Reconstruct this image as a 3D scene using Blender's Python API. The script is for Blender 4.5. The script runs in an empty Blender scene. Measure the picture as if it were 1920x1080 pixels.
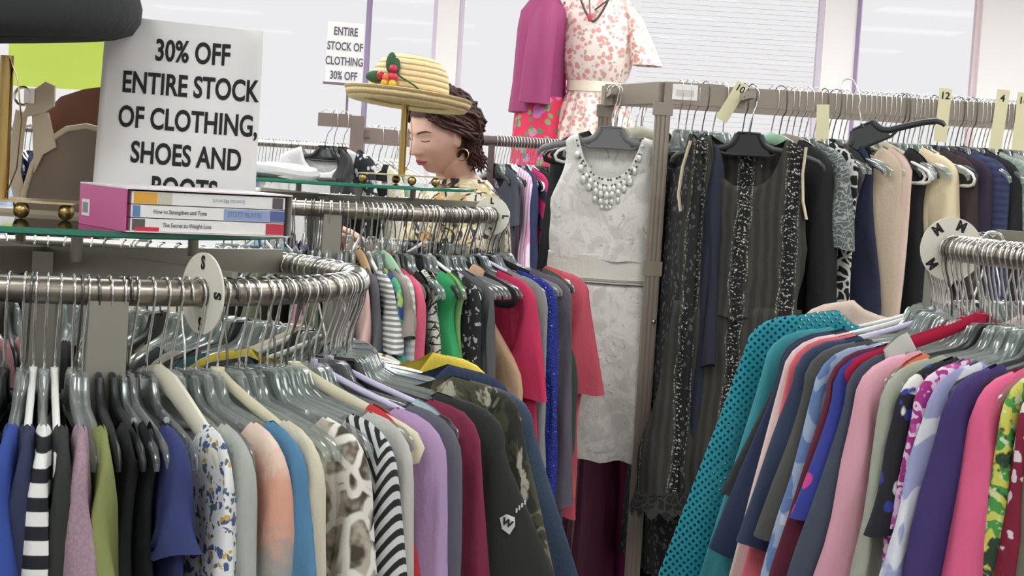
import bpy, math, random
from mathutils import Vector, Matrix, noise

# ------------------------------------------------------------------ camera, sky, exposure
sc = bpy.context.scene
COL = sc.collection
R_ = math.radians
FPX = 3400.0
PITCH = math.atan(229.6 / FPX)
ROLL = R_(3.5)
CAM = Vector((0, 0, 1.5))
_r0 = Vector((1, 0, 0)); _u0 = Vector((0, math.sin(PITCH), math.cos(PITCH)))
FWD = Vector((0, math.cos(PITCH), -math.sin(PITCH)))
CR = _r0 * math.cos(ROLL) + _u0 * math.sin(ROLL)
CU = _u0 * math.cos(ROLL) - _r0 * math.sin(ROLL)
cd = bpy.data.cameras.new('camera'); cam = bpy.data.objects.new('camera', cd); COL.objects.link(cam)
cam.matrix_world = Matrix(((CR.x, CU.x, -FWD.x, CAM.x), (CR.y, CU.y, -FWD.y, CAM.y), (CR.z, CU.z, -FWD.z, CAM.z), (0, 0, 0, 1)))
cd.sensor_width = 36; cd.lens = FPX / 1920 * 36; cd.clip_start = .05; cd.clip_end = 100
sc.camera = cam
sc.view_settings.view_transform = 'Standard'; sc.view_settings.look = 'None'
sc.view_settings.gamma = 1; sc.view_settings.use_curve_mapping = False
sc.view_settings.exposure = 0.0
w = bpy.data.worlds.new('overcast_sky'); sc.world = w; w.use_nodes = True
w.node_tree.nodes['Background'].inputs[0].default_value = (1, .99, .99, 1)
w.node_tree.nodes['Background'].inputs[1].default_value = .885
sc.cycles.transparent_max_bounces = 24
sc.cycles.max_bounces = 8
CEIL_LIGHT = 14.4

def W(px, py, d):
    """The point at depth d metres seen at a pixel of the 1920 frame."""
    v = FWD * FPX + CR * (px - 960) + CU * (540 - py)
    return CAM + v * (d / v.y)
def lerp(a, b, t): return a + (b - a) * t
def smooth(t):
    t = max(0, min(1, t)); return t * t * (3 - 2 * t)

# ------------------------------------------------------------------ mesh helpers
class MB:
    def __init__(s): s.v = []; s.f = []
    def add(s, v, f):
        o = len(s.v); s.v += [tuple(p) for p in v]; s.f += [tuple(i + o for i in q) for q in f]; return s
    def box(s, x0, y0, z0, x1, y1, z1, M=None):
        v = [Vector(p) for p in ((x0,y0,z0),(x1,y0,z0),(x1,y1,z0),(x0,y1,z0),(x0,y0,z1),(x1,y0,z1),(x1,y1,z1),(x0,y1,z1))]
        if M: v = [M @ p for p in v]
        return s.add(v, [(0,3,2,1),(4,5,6,7),(0,1,5,4),(1,2,6,5),(2,3,7,6),(3,0,4,7)])
    def tube(s, path, r, n=8, closed=False, flat=1.0, nrm=None, caps=True):
        """Sweep; r a number or a list. flat: scale across nrm (the plane normal)."""
        P = [Vector(p) for p in path]; m = len(P); vs = []; fs = []
        up = Vector(nrm) if nrm else None
        prev = None
        for i in range(m):
            a = P[(i - 1) % m] if (closed or i > 0) else P[i]
            b = P[(i + 1) % m] if (closed or i < m - 1) else P[i]
            t = (b - a).normalized()
            if up is None:
                if prev is None:
                    ref = Vector((0, 0, 1)) if abs(t.z) < .9 else Vector((1, 0, 0))
                    n1 = t.cross(ref).normalized()
                else:
                    n1 = (prev - t * prev.dot(t)).normalized()
                prev = n1
            else:
                n1 = (up - t * up.dot(t)).normalized()
            n2 = t.cross(n1)
            rr = r[i] if isinstance(r, (list, tuple)) else r
            for k in range(n):
                c = math.cos(2 * math.pi * k / n); q = math.sin(2 * math.pi * k / n)
                vs.append(P[i] + n1 * (c * rr * flat) + n2 * (q * rr))
        for i in range(m if closed else m - 1):
            j = (i + 1) % m
            for k in range(n):
                l = (k + 1) % n
                fs.append((i * n + k, i * n + l, j * n + l, j * n + k))
        if caps and not closed:
            fs.append(tuple(range(n - 1, -1, -1))); fs.append(tuple((m - 1) * n + k for k in range(n)))
        return s.add(vs, fs)
    def lathe(s, prof, n=40, M=None):
        vs = []; fs = []
        for r, z in prof:
            for k in range(n):
                a = 2 * math.pi * k / n; vs.append(Vector((r * math.cos(a), r * math.sin(a), z)))
        if M: vs = [M @ p for p in vs]
        for i in range(len(prof) - 1):
            for k in range(n):
                l = (k + 1) % n; fs.append((i * n + k, i * n + l, (i + 1) * n + l, (i + 1) * n + k))
        return s.add(vs, fs)
    def loft(s, rings, cap=True):
        n = len(rings[0]); vs = [p for r in rings for p in r]; fs = []
        for i in range(len(rings) - 1):
            for k in range(n):
                l = (k + 1) % n; fs.append((i * n + k, i * n + l, (i + 1) * n + l, (i + 1) * n + k))
        if cap:
            fs.append(tuple(range(n - 1, -1, -1))); fs.append(tuple((len(rings) - 1) * n + k for k in range(n)))
        return s.add(vs, fs)
    def prism(s, poly, y0, y1):
        """poly in x,z pulled through y."""
        n = len(poly); v = [(x, y0, z) for x, z in poly] + [(x, y1, z) for x, z in poly]
        f = [tuple(range(n)), tuple(range(2 * n - 1, n - 1, -1))] + [(i, i + n, (i + 1) % n + n, (i + 1) % n) for i in range(n)]
        return s.add(v, f)
    def sphere(s, c, r, nu=12, nv=8, sq=(1, 1, 1)):
        c = Vector(c); prof = []
        vs = []; fs = []
        for j in range(nv + 1):
            a = math.pi * j / nv
            for k in range(nu):
                b = 2 * math.pi * k / nu
                vs.append(c + Vector((math.sin(a) * math.cos(b) * r * sq[0], math.sin(a) * math.sin(b) * r * sq[1], -math.cos(a) * r * sq[2])))
        for j in range(nv):
            for k in range(nu):
                l = (k + 1) % nu; fs.append((j * nu + k, j * nu + l, (j + 1) * nu + l, (j + 1) * nu + k))
        return s.add(vs, fs)
    def mesh(s, name, mat=None, flat=False):
        me = bpy.data.meshes.new(name); me.from_pydata(s.v, [], s.f); me.validate()
        if mat: me.materials.append(mat)
        if not flat:
            me.polygons.foreach_set('use_smooth', [True] * len(me.polygons))
        return me

def smooth_by_angle(me, deg=40):
    try: me.set_sharp_from_angle(angle=R_(deg))
    except Exception: pass
    return me
def obj(name, me, parent=None, loc=None, rot=None):
    o = bpy.data.objects.new(name, me); COL.objects.link(o)
    if parent: o.parent = parent
    if loc is not None: o.location = loc
    if rot is not None: o.rotation_euler = rot
    return o
def build(name, mb, mat, parent=None, loc=None, rot=None, flat=False, ang=40):
    me = mb.mesh(name, mat, flat)
    if not flat: smooth_by_angle(me, ang)
    return obj(name, me, parent, loc, rot)
def tag(o, label, cat, group=None):
    o['label'] = label; o['category'] = cat
    if group: o['group'] = group
    return o
def thing(name, label, cat, loc=(0, 0, 0), rot=(0, 0, 0), group=None):
    return tag(obj(name, None, None, loc, rot), label, cat, group)
def struct(name, mb, mat, flat=True):
    o = build(name, mb, mat, flat=flat); o['kind'] = 'structure'; return o
def copy_thing(root, loc, rot, label=None, group=None):
    r = root.copy(); COL.objects.link(r); r.location = loc; r.rotation_euler = rot
    if label: r['label'] = label
    if group: r['group'] = group
    for ch in root.children:
        c = ch.copy(); COL.objects.link(c); c.parent = r
        for g in ch.children:
            d = g.copy(); COL.objects.link(d); d.parent = c
    return r
_tc = {}
def text_mesh(body, size, mat, align='CENTER', bold=.0, depth=.0003, sx=1.0):
    cu = bpy.data.curves.new('t', 'FONT'); cu.body = body; cu.size = size; cu.align_x = align; cu.align_y = 'CENTER'
    cu.offset = bold; cu.extrude = depth; cu.resolution_u = 4
    o = bpy.data.objects.new('t', cu); COL.objects.link(o)
    bpy.context.view_layer.update()
    me = bpy.data.meshes.new_from_object(o.evaluated_get(bpy.context.evaluated_depsgraph_get()))
    bpy.data.objects.remove(o); bpy.data.curves.remove(cu)
    for v in me.vertices: v.co.x *= sx
    me.materials.clear(); me.materials.append(mat)
    return me

# ------------------------------------------------------------------ materials
def lin(c):
    f = lambda u: (u / 12.92 if u <= .04045 else ((u + .055) / 1.055) ** 2.4)
    return (f(c[0] / 255), f(c[1] / 255), f(c[2] / 255), 1)
class NM:
    def __init__(s, name):
        s.m = bpy.data.materials.new(name); s.m.use_nodes = True; s.t = s.m.node_tree
        s.b = s.t.nodes['Principled BSDF']; s.out = s.t.nodes['Material Output']
    def n(s, typ, props=None, **ins):
        x = s.t.nodes.new(typ)
        for k, v in (props or {}).items(): setattr(x, k, v)
        for k, v in ins.items():
            k = k.replace('_', ' ')
            if isinstance(v, bpy.types.NodeSocket): s.t.links.new(v, x.inputs[k])
            else: x.inputs[k].default_value = v
        return x
    def link(s, a, b): s.t.links.new(a, b)
    def co(s, scale=(1, 1, 1), rot=(0, 0, 0), loc=(0, 0, 0)):
        c = s.n('ShaderNodeTexCoord'); m = s.n('ShaderNodeMapping')
        s.link(c.outputs['Object'], m.inputs[0]); m.inputs['Scale'].default_value = scale; m.inputs['Rotation'].default_value = rot; m.inputs['Location'].default_value = loc
        return m.outputs[0]
    def mix(s, fac, a, b):
        x = s.t.nodes.new('ShaderNodeMix'); x.data_type = 'RGBA'
        for i, v in ((0, fac), (6, a), (7, b)):
            if isinstance(v, bpy.types.NodeSocket): s.link(v, x.inputs[i])
            else: x.inputs[i].default_value = v
        return x.outputs[2]
    def math(s, op, a, b=None):
        x = s.t.nodes.new('ShaderNodeMath'); x.operation = op
        for i, v in ((0, a), (1, b)):
            if v is None: continue
            if isinstance(v, bpy.types.NodeSocket): s.link(v, x.inputs[i])
            else: x.inputs[i].default_value = v
        return x.outputs[0]
    def step(s, v, e0, e1):
        x = s.n('ShaderNodeMapRange', {'interpolation_type': 'SMOOTHSTEP'}); s.link(v, x.inputs[0])
        x.inputs[1].default_value = e0; x.inputs[2].default_value = e1
        return x.outputs[0]
    def noise(s, vec, scale, detail=2, rough=.5, dist=0):
        x = s.n('ShaderNodeTexNoise'); s.link(vec, x.inputs['Vector'])
        x.inputs['Scale'].default_value = scale; x.inputs['Detail'].default_value = detail; x.inputs['Roughness'].default_value = rough; x.inputs['Distortion'].default_value = dist
        return x.outputs[0]
    def voro(s, vec, scale, feat='F1', rnd=1.0):
        x = s.n('ShaderNodeTexVoronoi', {'feature': feat}); s.link(vec, x.inputs['Vector'])
        x.inputs['Scale'].default_value = scale; x.inputs['Randomness'].default_value = rnd
        return x
    def wave(s, vec, scale, axis='Z', dist=0, dscale=1, detail=1, prof='SIN'):
        x = s.n('ShaderNodeTexWave', {'bands_direction': axis, 'wave_profile': prof}); s.link(vec, x.inputs['Vector'])
        x.inputs['Scale'].default_value = scale; x.inputs['Distortion'].default_value = dist; x.inputs['Detail'].default_value = detail; x.inputs['Detail Scale'].default_value = dscale
        return x.outputs[1]
    def bump(s, h, strength=.3, dist=.002):
        x = s.n('ShaderNodeBump', {}, Strength=strength, Distance=dist, Height=h); s.link(x.outputs[0], s.b.inputs['Normal'])
    def warp(s, vec, scale, amt):
        x = s.n('ShaderNodeTexNoise'); s.link(vec, x.inputs['Vector']); x.inputs['Scale'].default_value = scale
        a = s.t.nodes.new('ShaderNodeVectorMath'); a.operation = 'SUBTRACT'; s.link(x.outputs[1], a.inputs[0]); a.inputs[1].default_value = (.5, .5, .5)
        b = s.t.nodes.new('ShaderNodeVectorMath'); b.operation = 'SCALE'; s.link(a.outputs[0], b.inputs[0]); b.inputs['Scale'].default_value = amt
        c = s.t.nodes.new('ShaderNodeVectorMath'); c.operation = 'ADD'; s.link(vec, c.inputs[0]); s.link(b.outputs[0], c.inputs[1])
        return c.outputs[0]

_mc = {}
def simple(name, c, rough=.5, metal=0, spec=.5, bump=None):
    if name in _mc: return _mc[name]
    k = NM(name); k.b.inputs['Base Color'].default_value = lin(c); k.b.inputs['Roughness'].default_value = rough; k.b.inputs['Metallic'].default_value = metal
    k.b.inputs['Specular IOR Level'].default_value = spec
    if bump: k.bump(k.noise(k.co(), bump[0], 3), bump[1], bump[2])
    _mc[name] = k.m; return k.m

def hazed(c):  # muted, blacks lifted: the haze of window glare put into cloth colours
    g = .3 * c[0] + .59 * c[1] + .11 * c[2]
    return lin([min(250, lerp(g, q, .90) * .965 + 8) for q in c])
def cloth(name, c, kind='solid', c2=None, c3=None, c4=None, s=1.0, rough=.85, rot=0.0):
    """Woven or knitted cloth; kind picks the print."""
    if name in _mc: return _mc[name]
    k = NM(name); L = hazed; base = L(c); col = None
    v = k.co(loc=(random.random() * 5, random.random() * 5, random.random() * 5), rot=(0, rot, 0))
    if kind == 'solid':
        pass
    elif kind == 'heather':
        col = k.mix(k.step(k.noise(v, 260 * s, 2), .35, .65), base, L(c2))
    elif kind in ('hstripe', 'vstripe', 'dstripe'):
        ax = {'hstripe': 'Z', 'vstripe': 'X', 'dstripe': 'DIAGONAL'}[kind]
        col = k.mix(k.step(k.wave(k.warp(v, 9, .004), 12 * s, ax), .42, .58), base, L(c2))
    elif kind == 'zebra':
        v2 = k.warp(v, 7 * s, .11)
        col = k.mix(k.step(k.wave(v2, 11 * s, 'Z', 5.0, 2.0), .42, .56), base, L(c2))
        if c3:   # giraffe patches between the zebra bands
            e = k.voro(k.warp(v, 14 * s, .03), 17 * s, 'DISTANCE_TO_EDGE').outputs[0]
            n = k.noise(v, 30 * s, 2)
            g = k.mix(k.step(e, .05, .12), L(c4), k.mix(k.step(n, .4, .62), L(c3), L((70, 62, 50))))
            col = k.mix(k.step(k.noise(v, 5.2 * s, 1), .48, .51), col, g)
    elif kind == 'chevron':
        x = k.n('ShaderNodeSeparateXYZ'); k.link(v, x.inputs[0])
        a = k.math('PINGPONG', k.math('MULTIPLY', x.outputs[0], 1.0), .06)
        z = k.math('ADD', x.outputs[2], k.math('MULTIPLY', a, 1.6))
        z2 = k.math('PINGPONG', z, .011)
        col = k.mix(k.step(z2, .0045, .0062), base, L(c2))
    elif kind == 'floral':
        cur = base
        for i, (cc, sc_, r0) in enumerate(((c2, 26, .34), (c3, 34, .30), (c4, 30, .24))):
            if cc is None: continue
            vv = k.warp(k.co(loc=(i * 3.1, i * 1.7, i * 2.3)), 32 * s, .022)
            d = k.voro(vv, sc_ * s).outputs[0]
            cur = k.mix(k.step(d, r0 + .03, r0 - .03), cur, L(cc))
        col = cur
    elif kind == 'leaf':
        e = k.wave(k.warp(v, 12 * s, .09), 11 * s, 'DIAGONAL', 2.5, 2)
        n = k.noise(v, 19 * s, 3, .6)
        col = k.mix(k.step(e, .38, .55), base, L(c2))
        if c3: col = k.mix(k.step(n, .55, .62), col, L(c3))
        if c4: col = k.mix(k.step(k.noise(v, 37 * s, 2), .6, .66), col, L(c4))
    elif kind == 'camo':
        a = k.noise(v, 13 * s, 3, .6, .8); b = k.noise(k.co(loc=(4, 2, 7)), 17 * s, 3, .6, .8); d = k.noise(k.co(loc=(1, 8, 3), rot=(0, .5, 0), scale=(2.2, 2.2, 1)), 12 * s, 4, .6, .6)
        col = k.mix(k.step(a, .48, .55), base, L(c2)); col = k.mix(k.step(b, .56, .6), col, L(c3)); col = k.mix(k.step(d, .6, .66), col, L(c4))
    elif kind == 'lace':
        e = k.voro(k.warp(v, 30 * s, .02), 46 * s, 'DISTANCE_TO_EDGE').outputs[0]
        f = k.voro(k.warp(v, 12 * s, .03), 15 * s).outputs[0]
        col = k.mix(k.step(e, .05, .1), L(c2), base)
        col = k.mix(k.step(f, .3, .24), col, L(c2))
    elif kind == 'scroll':
        e = k.wave(k.warp(v, 9 * s, .14), 16 * s, 'Z', 4.0, 2.5)
        f = k.wave(k.warp(v, 15 * s, .10), 20 * s, 'X', 4.0, 3)
        m = k.math('MAXIMUM', k.step(e, .86, .93), k.step(f, .90, .95))
        col = k.mix(m, base, L(c2))
    elif kind == 'geo':
        x = k.n('ShaderNodeTexBrick', {'offset': .37}, Scale=26 * s, Mortar_Size=.06, Brick_Width=.35, Row_Height=.42); k.link(k.warp(v, 16, .03), x.inputs['Vector'])
        vv = k.voro(k.warp(v, 20, .03), 30 * s, 'DISTANCE_TO_EDGE').outputs[0]
        col = k.mix(k.step(vv, .08, .13), L(c2), base)
    elif kind == 'ombre':
        x = k.n('ShaderNodeSeparateXYZ'); k.link(k.co(), x.inputs[0])
        n = k.noise(v, 60, 3)
        z = k.math('ADD', x.outputs[2], k.math('MULTIPLY', n, .08))
        col = k.mix(k.step(z, -.17, -.12), k.mix(k.step(z, -.27, -.20), L(c3), base), L(c2))
    elif kind == 'brocade':
        n = k.noise(k.warp(v, 10 * s, .05), 13 * s, 4, .65, 1.2)
        col = k.mix(k.step(n, .42, .60), base, L(c2))
        col = k.mix(k.step(k.noise(v, 34 * s, 3, .6, 1.5), .6, .68), col, L(c3))
        rr = k.n('ShaderNodeMapRange'); k.link(n, rr.inputs[0]); rr.inputs[3].default_value = .62; rr.inputs[4].default_value = .25
        k.link(rr.outputs[0], k.b.inputs['Roughness'])
    elif kind == 'beaded':      # dark net over a lining with beaded scroll lines in columns
        x = k.n('ShaderNodeSeparateXYZ'); k.link(k.co(), x.inputs[0])
        wv = k.noise(k.co(), 9, 1)
        xx = k.math('ADD', x.outputs[0], k.math('MULTIPLY', wv, .03))
        bandd = k.math('PINGPONG', k.math('ADD', xx, -.015), .062)
        bm = k.step(bandd, .017, .012)
        e = k.wave(k.warp(v, 18, .06), 24, 'Z', 6, 2.5)
        sp = k.math('MULTIPLY', k.step(e, .62, .8), bm)
        line = k.step(k.math('ABSOLUTE', k.math('ADD', bandd, -.019)), .0022, .0008)
        dots = k.step(k.voro(v, 190).outputs[0], .52, .36)
        sp2 = k.math('MULTIPLY', k.math('MAXIMUM', sp, k.math('MULTIPLY', line, .6)), dots)
        gather_shade = k.step(k.wave(k.warp(v, 6, .03), 13, 'X', 1.2, 2), .25, .8)  # upright dark streaks: shade between the gathers put into the colour
        col = k.mix(gather_shade, k.mix(.45, base, L(c2)), base)
        col = k.mix(bm, col, L(c2)); col = k.mix(sp2, col, L(c3))
        k.link(k.step(sp2, 1.0, 0.0), k.b.inputs['Roughness'])
    elif kind == 'sequin':
        d = k.voro(v, 260 * s)
        sp = k.step(k.voro(v, 75).outputs[0], .16, .10)
        col = k.mix(sp, base, L(c2))
        k.b.inputs['Roughness'].default_value = .35
        k.bump(d.outputs[0], .8, .004)
    elif kind == 'net':
        x = k.n('ShaderNodeSeparateXYZ'); k.link(k.co(rot=(0, R_(45), 0)), x.inputs[0])
        p = .0044
        g = k.math('MAXIMUM', k.step(k.math('PINGPONG', x.outputs[0], p), .0026, .0019), k.step(k.math('PINGPONG', x.outputs[2], p), .0026, .0019))
        k.link(g, k.b.inputs['Alpha'])
    elif kind == 'plaid':
        a = k.step(k.wave(v, 9 * s, 'X'), .4, .6); b = k.step(k.wave(v, 9 * s, 'Z'), .4, .6)
        col = k.mix(k.math('MULTIPLY', k.math('ADD', a, b), .5), base, L(c2))
    if col is not None: k.link(col, k.b.inputs['Base Color'])
    else: k.b.inputs['Base Color'].default_value = base
    if kind not in ('brocade', 'beaded', 'sequin'): k.b.inputs['Roughness'].default_value = rough
    k.b.inputs['Specular IOR Level'].default_value = .2
    if kind != 'sequin':
        vv = k.co(scale=(1.6, 1.6, .8)); k.bump(k.noise(vv, 16, 4, .6), .5, .012)
    _mc[name] = k.m; return k.m

def plastic_clear(name, tint=(235, 238, 236), amt=.115):
    if name in _mc: return _mc[name]
    k = NM(name); k.b.inputs['Base Color'].default_value = lin(tint); k.b.inputs['Roughness'].default_value = .12
    tr = k.n('ShaderNodeBsdfTransparent', {}); tr.inputs[0].default_value = lin((236, 240, 238))
    lw = k.n('ShaderNodeLayerWeight', {}, Blend=.5)
    f = k.math('ADD', k.math('MULTIPLY', lw.outputs[1], .44), amt)
    gl = k.n('ShaderNodeBsdfGlossy', {}, Roughness=.16); gl.inputs[0].default_value = (.95, .96, .96, 1)
    m0 = k.n('ShaderNodeMixShader'); m0.inputs[0].default_value = .5; k.link(k.b.outputs[0], m0.inputs[1]); k.link(gl.outputs[0], m0.inputs[2])
    mx = k.n('ShaderNodeMixShader'); k.link(f, mx.inputs[0]); k.link(tr.outputs[0], mx.inputs[1]); k.link(m0.outputs[0], mx.inputs[2]); k.link(mx.outputs[0], k.out.inputs[0])
    _mc[name] = k.m; return k.m
def glass(name, tint, rough=.03, amt=.06):
    if name in _mc: return _mc[name]
    k = NM(name)
    tr = k.n('ShaderNodeBsdfTransparent'); tr.inputs[0].default_value = lin(tint)
    gl = k.n('ShaderNodeBsdfGlossy', {}, Roughness=rough)
    fr = k.n('ShaderNodeFresnel', {}, IOR=1.45)
    f = k.math('ADD', fr.outputs[0], amt)
    mx = k.n('ShaderNodeMixShader'); k.link(f, mx.inputs[0]); k.link(tr.outputs[0], mx.inputs[1]); k.link(gl.outputs[0], mx.inputs[2]); k.link(mx.outputs[0], k.out.inputs[0])
    _mc[name] = k.m; return k.m
def translucent(name, c, amt=.6):
    k = NM(name); k.b.inputs['Base Color'].default_value = lin(c); k.b.inputs['Roughness'].default_value = .8
    t = k.n('ShaderNodeBsdfTranslucent'); t.inputs[0].default_value = lin(c)
    mx = k.n('ShaderNodeMixShader'); mx.inputs[0].default_value = amt; k.link(k.b.outputs[0], mx.inputs[1]); k.link(t.outputs[0], mx.inputs[2]); k.link(mx.outputs[0], k.out.inputs[0])
    return k.m
def emit(name, c, st):
    k = NM(name); e = k.n('ShaderNodeEmission', {}, Strength=st); e.inputs[0].default_value = lin(c); k.link(e.outputs[0], k.out.inputs[0]); return k.m

CHROME = simple('brushed_chrome', (205, 200, 192), .26, 1)
HOOKM = simple('hook_chrome', (225, 225, 222), .16, 1)
HOOKD = simple('hook_dark_steel', (120, 120, 118), .25, 1)
NICKEL = simple('satin_nickel', (162, 154, 144), .32, 1)
TAUPE = simple('taupe_painted_steel', (150, 138, 126), .42, .25)
BROWN = simple('brown_painted_steel', (128, 112, 104), .5, .1)
GREYST = simple('grey_bar_steel', (150, 146, 136), .4, .6)
BRASS = simple('brass', (176, 150, 96), .3, 1)
WALLW = simple('white_wall_paint', (247, 243, 240), .8)
WHITEP = simple('white_plastic', (232, 230, 226), .4)
CREAMP = simple('cream_plastic', (228, 220, 190), .42)
BLACKP = simple('black_plastic', (38, 38, 40), .35)
GREYP = simple('smoke_plastic', (110, 110, 112), .3)
PAPER = simple('white_paper', (240, 238, 236), .8)
INK = simple('black_ink', (34, 34, 36), .8)
GLASSG = glass('shelf_glass', (226, 240, 234), .03, .10)
EDGEG = simple('green_glass_edge', (40, 120, 96), .15)
CLEAR = plastic_clear('clear_plastic')
CLEAR2 = plastic_clear('smoky_clear_plastic', (150, 154, 156), .2)

# ------------------------------------------------------------------ room
YB = 10.5
WALLM = simple('painted_wall', (246, 242, 240), .85)
FRAME = simple('lilac_white_frame', (226, 216, 230), .6)
DKFR = simple('violet_grey_frame', (150, 132, 168), .5)
def wx(px, y=110): return W(px, y, YB).x
mb = MB().box(-6, -4, -.05, 5, YB + .3, 0)
cp = NM('grey_carpet'); cp.link(cp.mix(cp.noise(cp.co(), 60, 4), lin((96, 92, 90)), lin((120, 114, 110))), cp.b.inputs['Base Color']); cp.b.inputs['Roughness'].default_value = .95
struct('floor', mb, cp.m)
ct = NM('ceiling_tiles'); bt = ct.n('ShaderNodeTexBrick', {'offset': 0}, Scale=1, Mortar_Size=.012, Brick_Width=.6, Row_Height=.6)
bt.inputs['Color1'].default_value = bt.inputs['Color2'].default_value = lin((228, 226, 222)); bt.inputs['Mortar'].default_value = lin((190, 188, 184)); ct.link(ct.co(), bt.inputs['Vector']); ct.link(bt.outputs[0], ct.b.inputs['Base Color'])
struct('ceiling', MB().box(-6, -4, 3.05, 5, YB + .3, 3.1), ct.m)
struct('wall_left', MB().box(-6.1, -4, 0, -6, YB + .3, 3.05), WALLM)
struct('wall_right', MB().box(5, -4, 0, 5.1, YB + .3, 3.05), WALLM)
struct('wall_front', MB().box(-6, -4.1, 0, 5, -4, 3.05), WALLM)
SILL, HEAD = .85, 2.95
xs = [-5.6, wx(683), wx(690), wx(816), wx(856), wx(1541), wx(1604), wx(1836)]
mb = MB().box(-6, YB, 0, 5, YB + .2, SILL).box(-6, YB, HEAD, 5, YB + .2, 3.05)
mb.box(-6, YB, SILL, xs[0], YB + .2, HEAD).box(xs[3], YB, SILL, xs[4], YB + .2, HEAD).box(xs[5], YB, SILL, xs[6], YB + .2, HEAD).box(xs[7], YB, SILL, 5, YB + .2, HEAD)
struct('wall_back', mb, WALLM)
struct('trim_1', MB().box(xs[1], YB - .02, SILL, xs[2], YB + .12, HEAD), DKFR)
PANE = glass('window_pane', (253, 253, 254), .02, -.03)
for i, (a, b) in enumerate(((0, 1), (2, 3), (4, 5), (6, 7))):
    o = bpy.data.objects.new(f'window_{i + 1}', None); COL.objects.link(o); o['kind'] = 'structure'
    x0, x1 = xs[a], xs[b]; t = .026
    m = MB()
    if i != 1: m.box(x0, YB + .04, SILL, x0 + t, YB + .1, HEAD)
    if i != 0: m.box(x1 - t, YB + .04, SILL, x1, YB + .1, HEAD)
    m.box(x0, YB + .04, SILL, x1, YB + .1, SILL + t).box(x0, YB + .04, HEAD - t, x1, YB + .1, HEAD)
    build('window_frame', m, FRAME if i != 3 else simple('pink_white_frame', (236, 214, 218), .6), o, flat=True)
    build('pane', MB().box(x0 + .004, YB + .066, SILL + .004, x1 - .004, YB + .074, HEAD - .004), PANE, o, flat=True)
tr = MB().box(xs[6] - .008, YB - .012, SILL, xs[6] + .012, YB + .1, HEAD); struct('trim_2', tr, DKFR)
# venetian blind in the wide window, slats almost shut
SL = translucent('blind_slat', (254, 252, 252), .86)
bl = thing('venetian_blind', 'half open white venetian blind glowing in the wide window behind the tall clothes rail', 'blind', (0, 0, 0))
bx0, bx1 = wx(1196), wx(1530)
m = MB()
for i in range(70):
    z = SILL + .06 + i * .0285; m.add([(bx0, YB - .012, z), (bx1, YB - .012, z), (bx1, YB + .010, z + .005), (bx0, YB + .010, z + .005)], [(0, 1, 2, 3)])
build('slats', m, SL, bl, flat=True)
build('head_rail', MB().box(bx0, YB - .03, HEAD - .05, bx1, YB + .01, HEAD), FRAME, bl, flat=True)
# lime shade at far side
lm = thing('roller_shade', 'bright lime green shade glowing in the far window behind the tan handbag', 'shade')
la, lb = W(14, 80, YB - .1), W(252, 205, YB - .1)
LIME = translucent('lime_cloth', (244, 255, 172), .92)
build('shade_cloth', MB().box(la.x, YB - .07, 1.78, lb.x, YB - .066, 2.85), LIME, lm, flat=True)
build('roller', MB().tube([(la.x, YB - .06, 2.87), (lb.x, YB - .06, 2.87)], .025, 12), WHITEP, lm)
# display ledge under the windows
LEDGE = .87
struct('trim_3', MB().box(-6, 8.75, 0, 3.2, YB, LEDGE), simple('white_ledge', (225, 220, 218), .6))

# ceiling lights
LENS = emit('fluorescent_diffuser', (246, 250, 250), CEIL_LIGHT)
k = 0
for y in (-2.4, .6, 3.4, 5.4, 7.0, 8.6):
    for x in (-3.6, -1.2, 1.2, 3.6):
        if k == 0:
            L0 = thing('ceiling_light', 'recessed fluorescent ceiling light in the tiled ceiling', 'ceiling light', (x, y, 3.05), group='fluorescent ceiling lights')
            m = MB()
            for (a, b, c, d) in ((-.62, -.32, .62, -.30), (-.62, .30, .62, .32), (-.62, -.30, -.60, .30), (.60, -.30, .62, .30)): m.box(a, b, -.02, c, d, 0)
            build('frame', m, WHITEP, L0, flat=True)
            build('diffuser', MB().box(-.6, -.3, -.012, .6, .3, -.004), LENS, L0, flat=True)
        else: copy_thing(L0, (x, y, 3.05), (0, 0, 0))
        k += 1

# ------------------------------------------------------------------ hangers
def hook_path(R, zend=-.102):
    """Wire hook round a rail of outer radius R (rail axis at the origin, along y)."""
    p = []
    for d in range(205, -36, -15):
        a = R_(d); p.append((R * math.cos(a), 0, R * math.sin(a)))
    x, _, z = p[-1]
    for t in (.25, .5, .75, 1):
        p.append((x * (1 - smooth(t)), 0, lerp(z, zend + .02, t)))
    p.append((0, 0, zend - .005))
    return p
def hook_mb(R, wire=.0017, zend=-.102): return MB().tube(hook_path(R, zend), wire, 6)
def hook_rect(w, h, zend=-.102, wire=.0017):
    """Hook over a rectangular rail w wide and h high, centred on the origin."""
    p = []; R = w / 2 + .004
    for d in range(195, -1, -15):
        a = R_(d); p.append((R * math.cos(a) * 1.2, 0, h / 2 - R * .45 + R * 1.15 * math.sin(a)))
    x, _, z = p[-1]
    p += [(x * 1.05, 0, -.01), (x * .9, 0, -h / 2 - .006), (x * .4, 0, -h / 2 - .02), (0, 0, zend + .015), (0, 0, zend - .005)]
    return MB().tube(p, wire, 6)
ARM = [(.029, -.104), (.035, -.118), (.044, -.131), (.062, -.140), (.110, -.148), (.155, -.157), (.183, -.166), (.195, -.177), (.198, -.187)]
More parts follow.
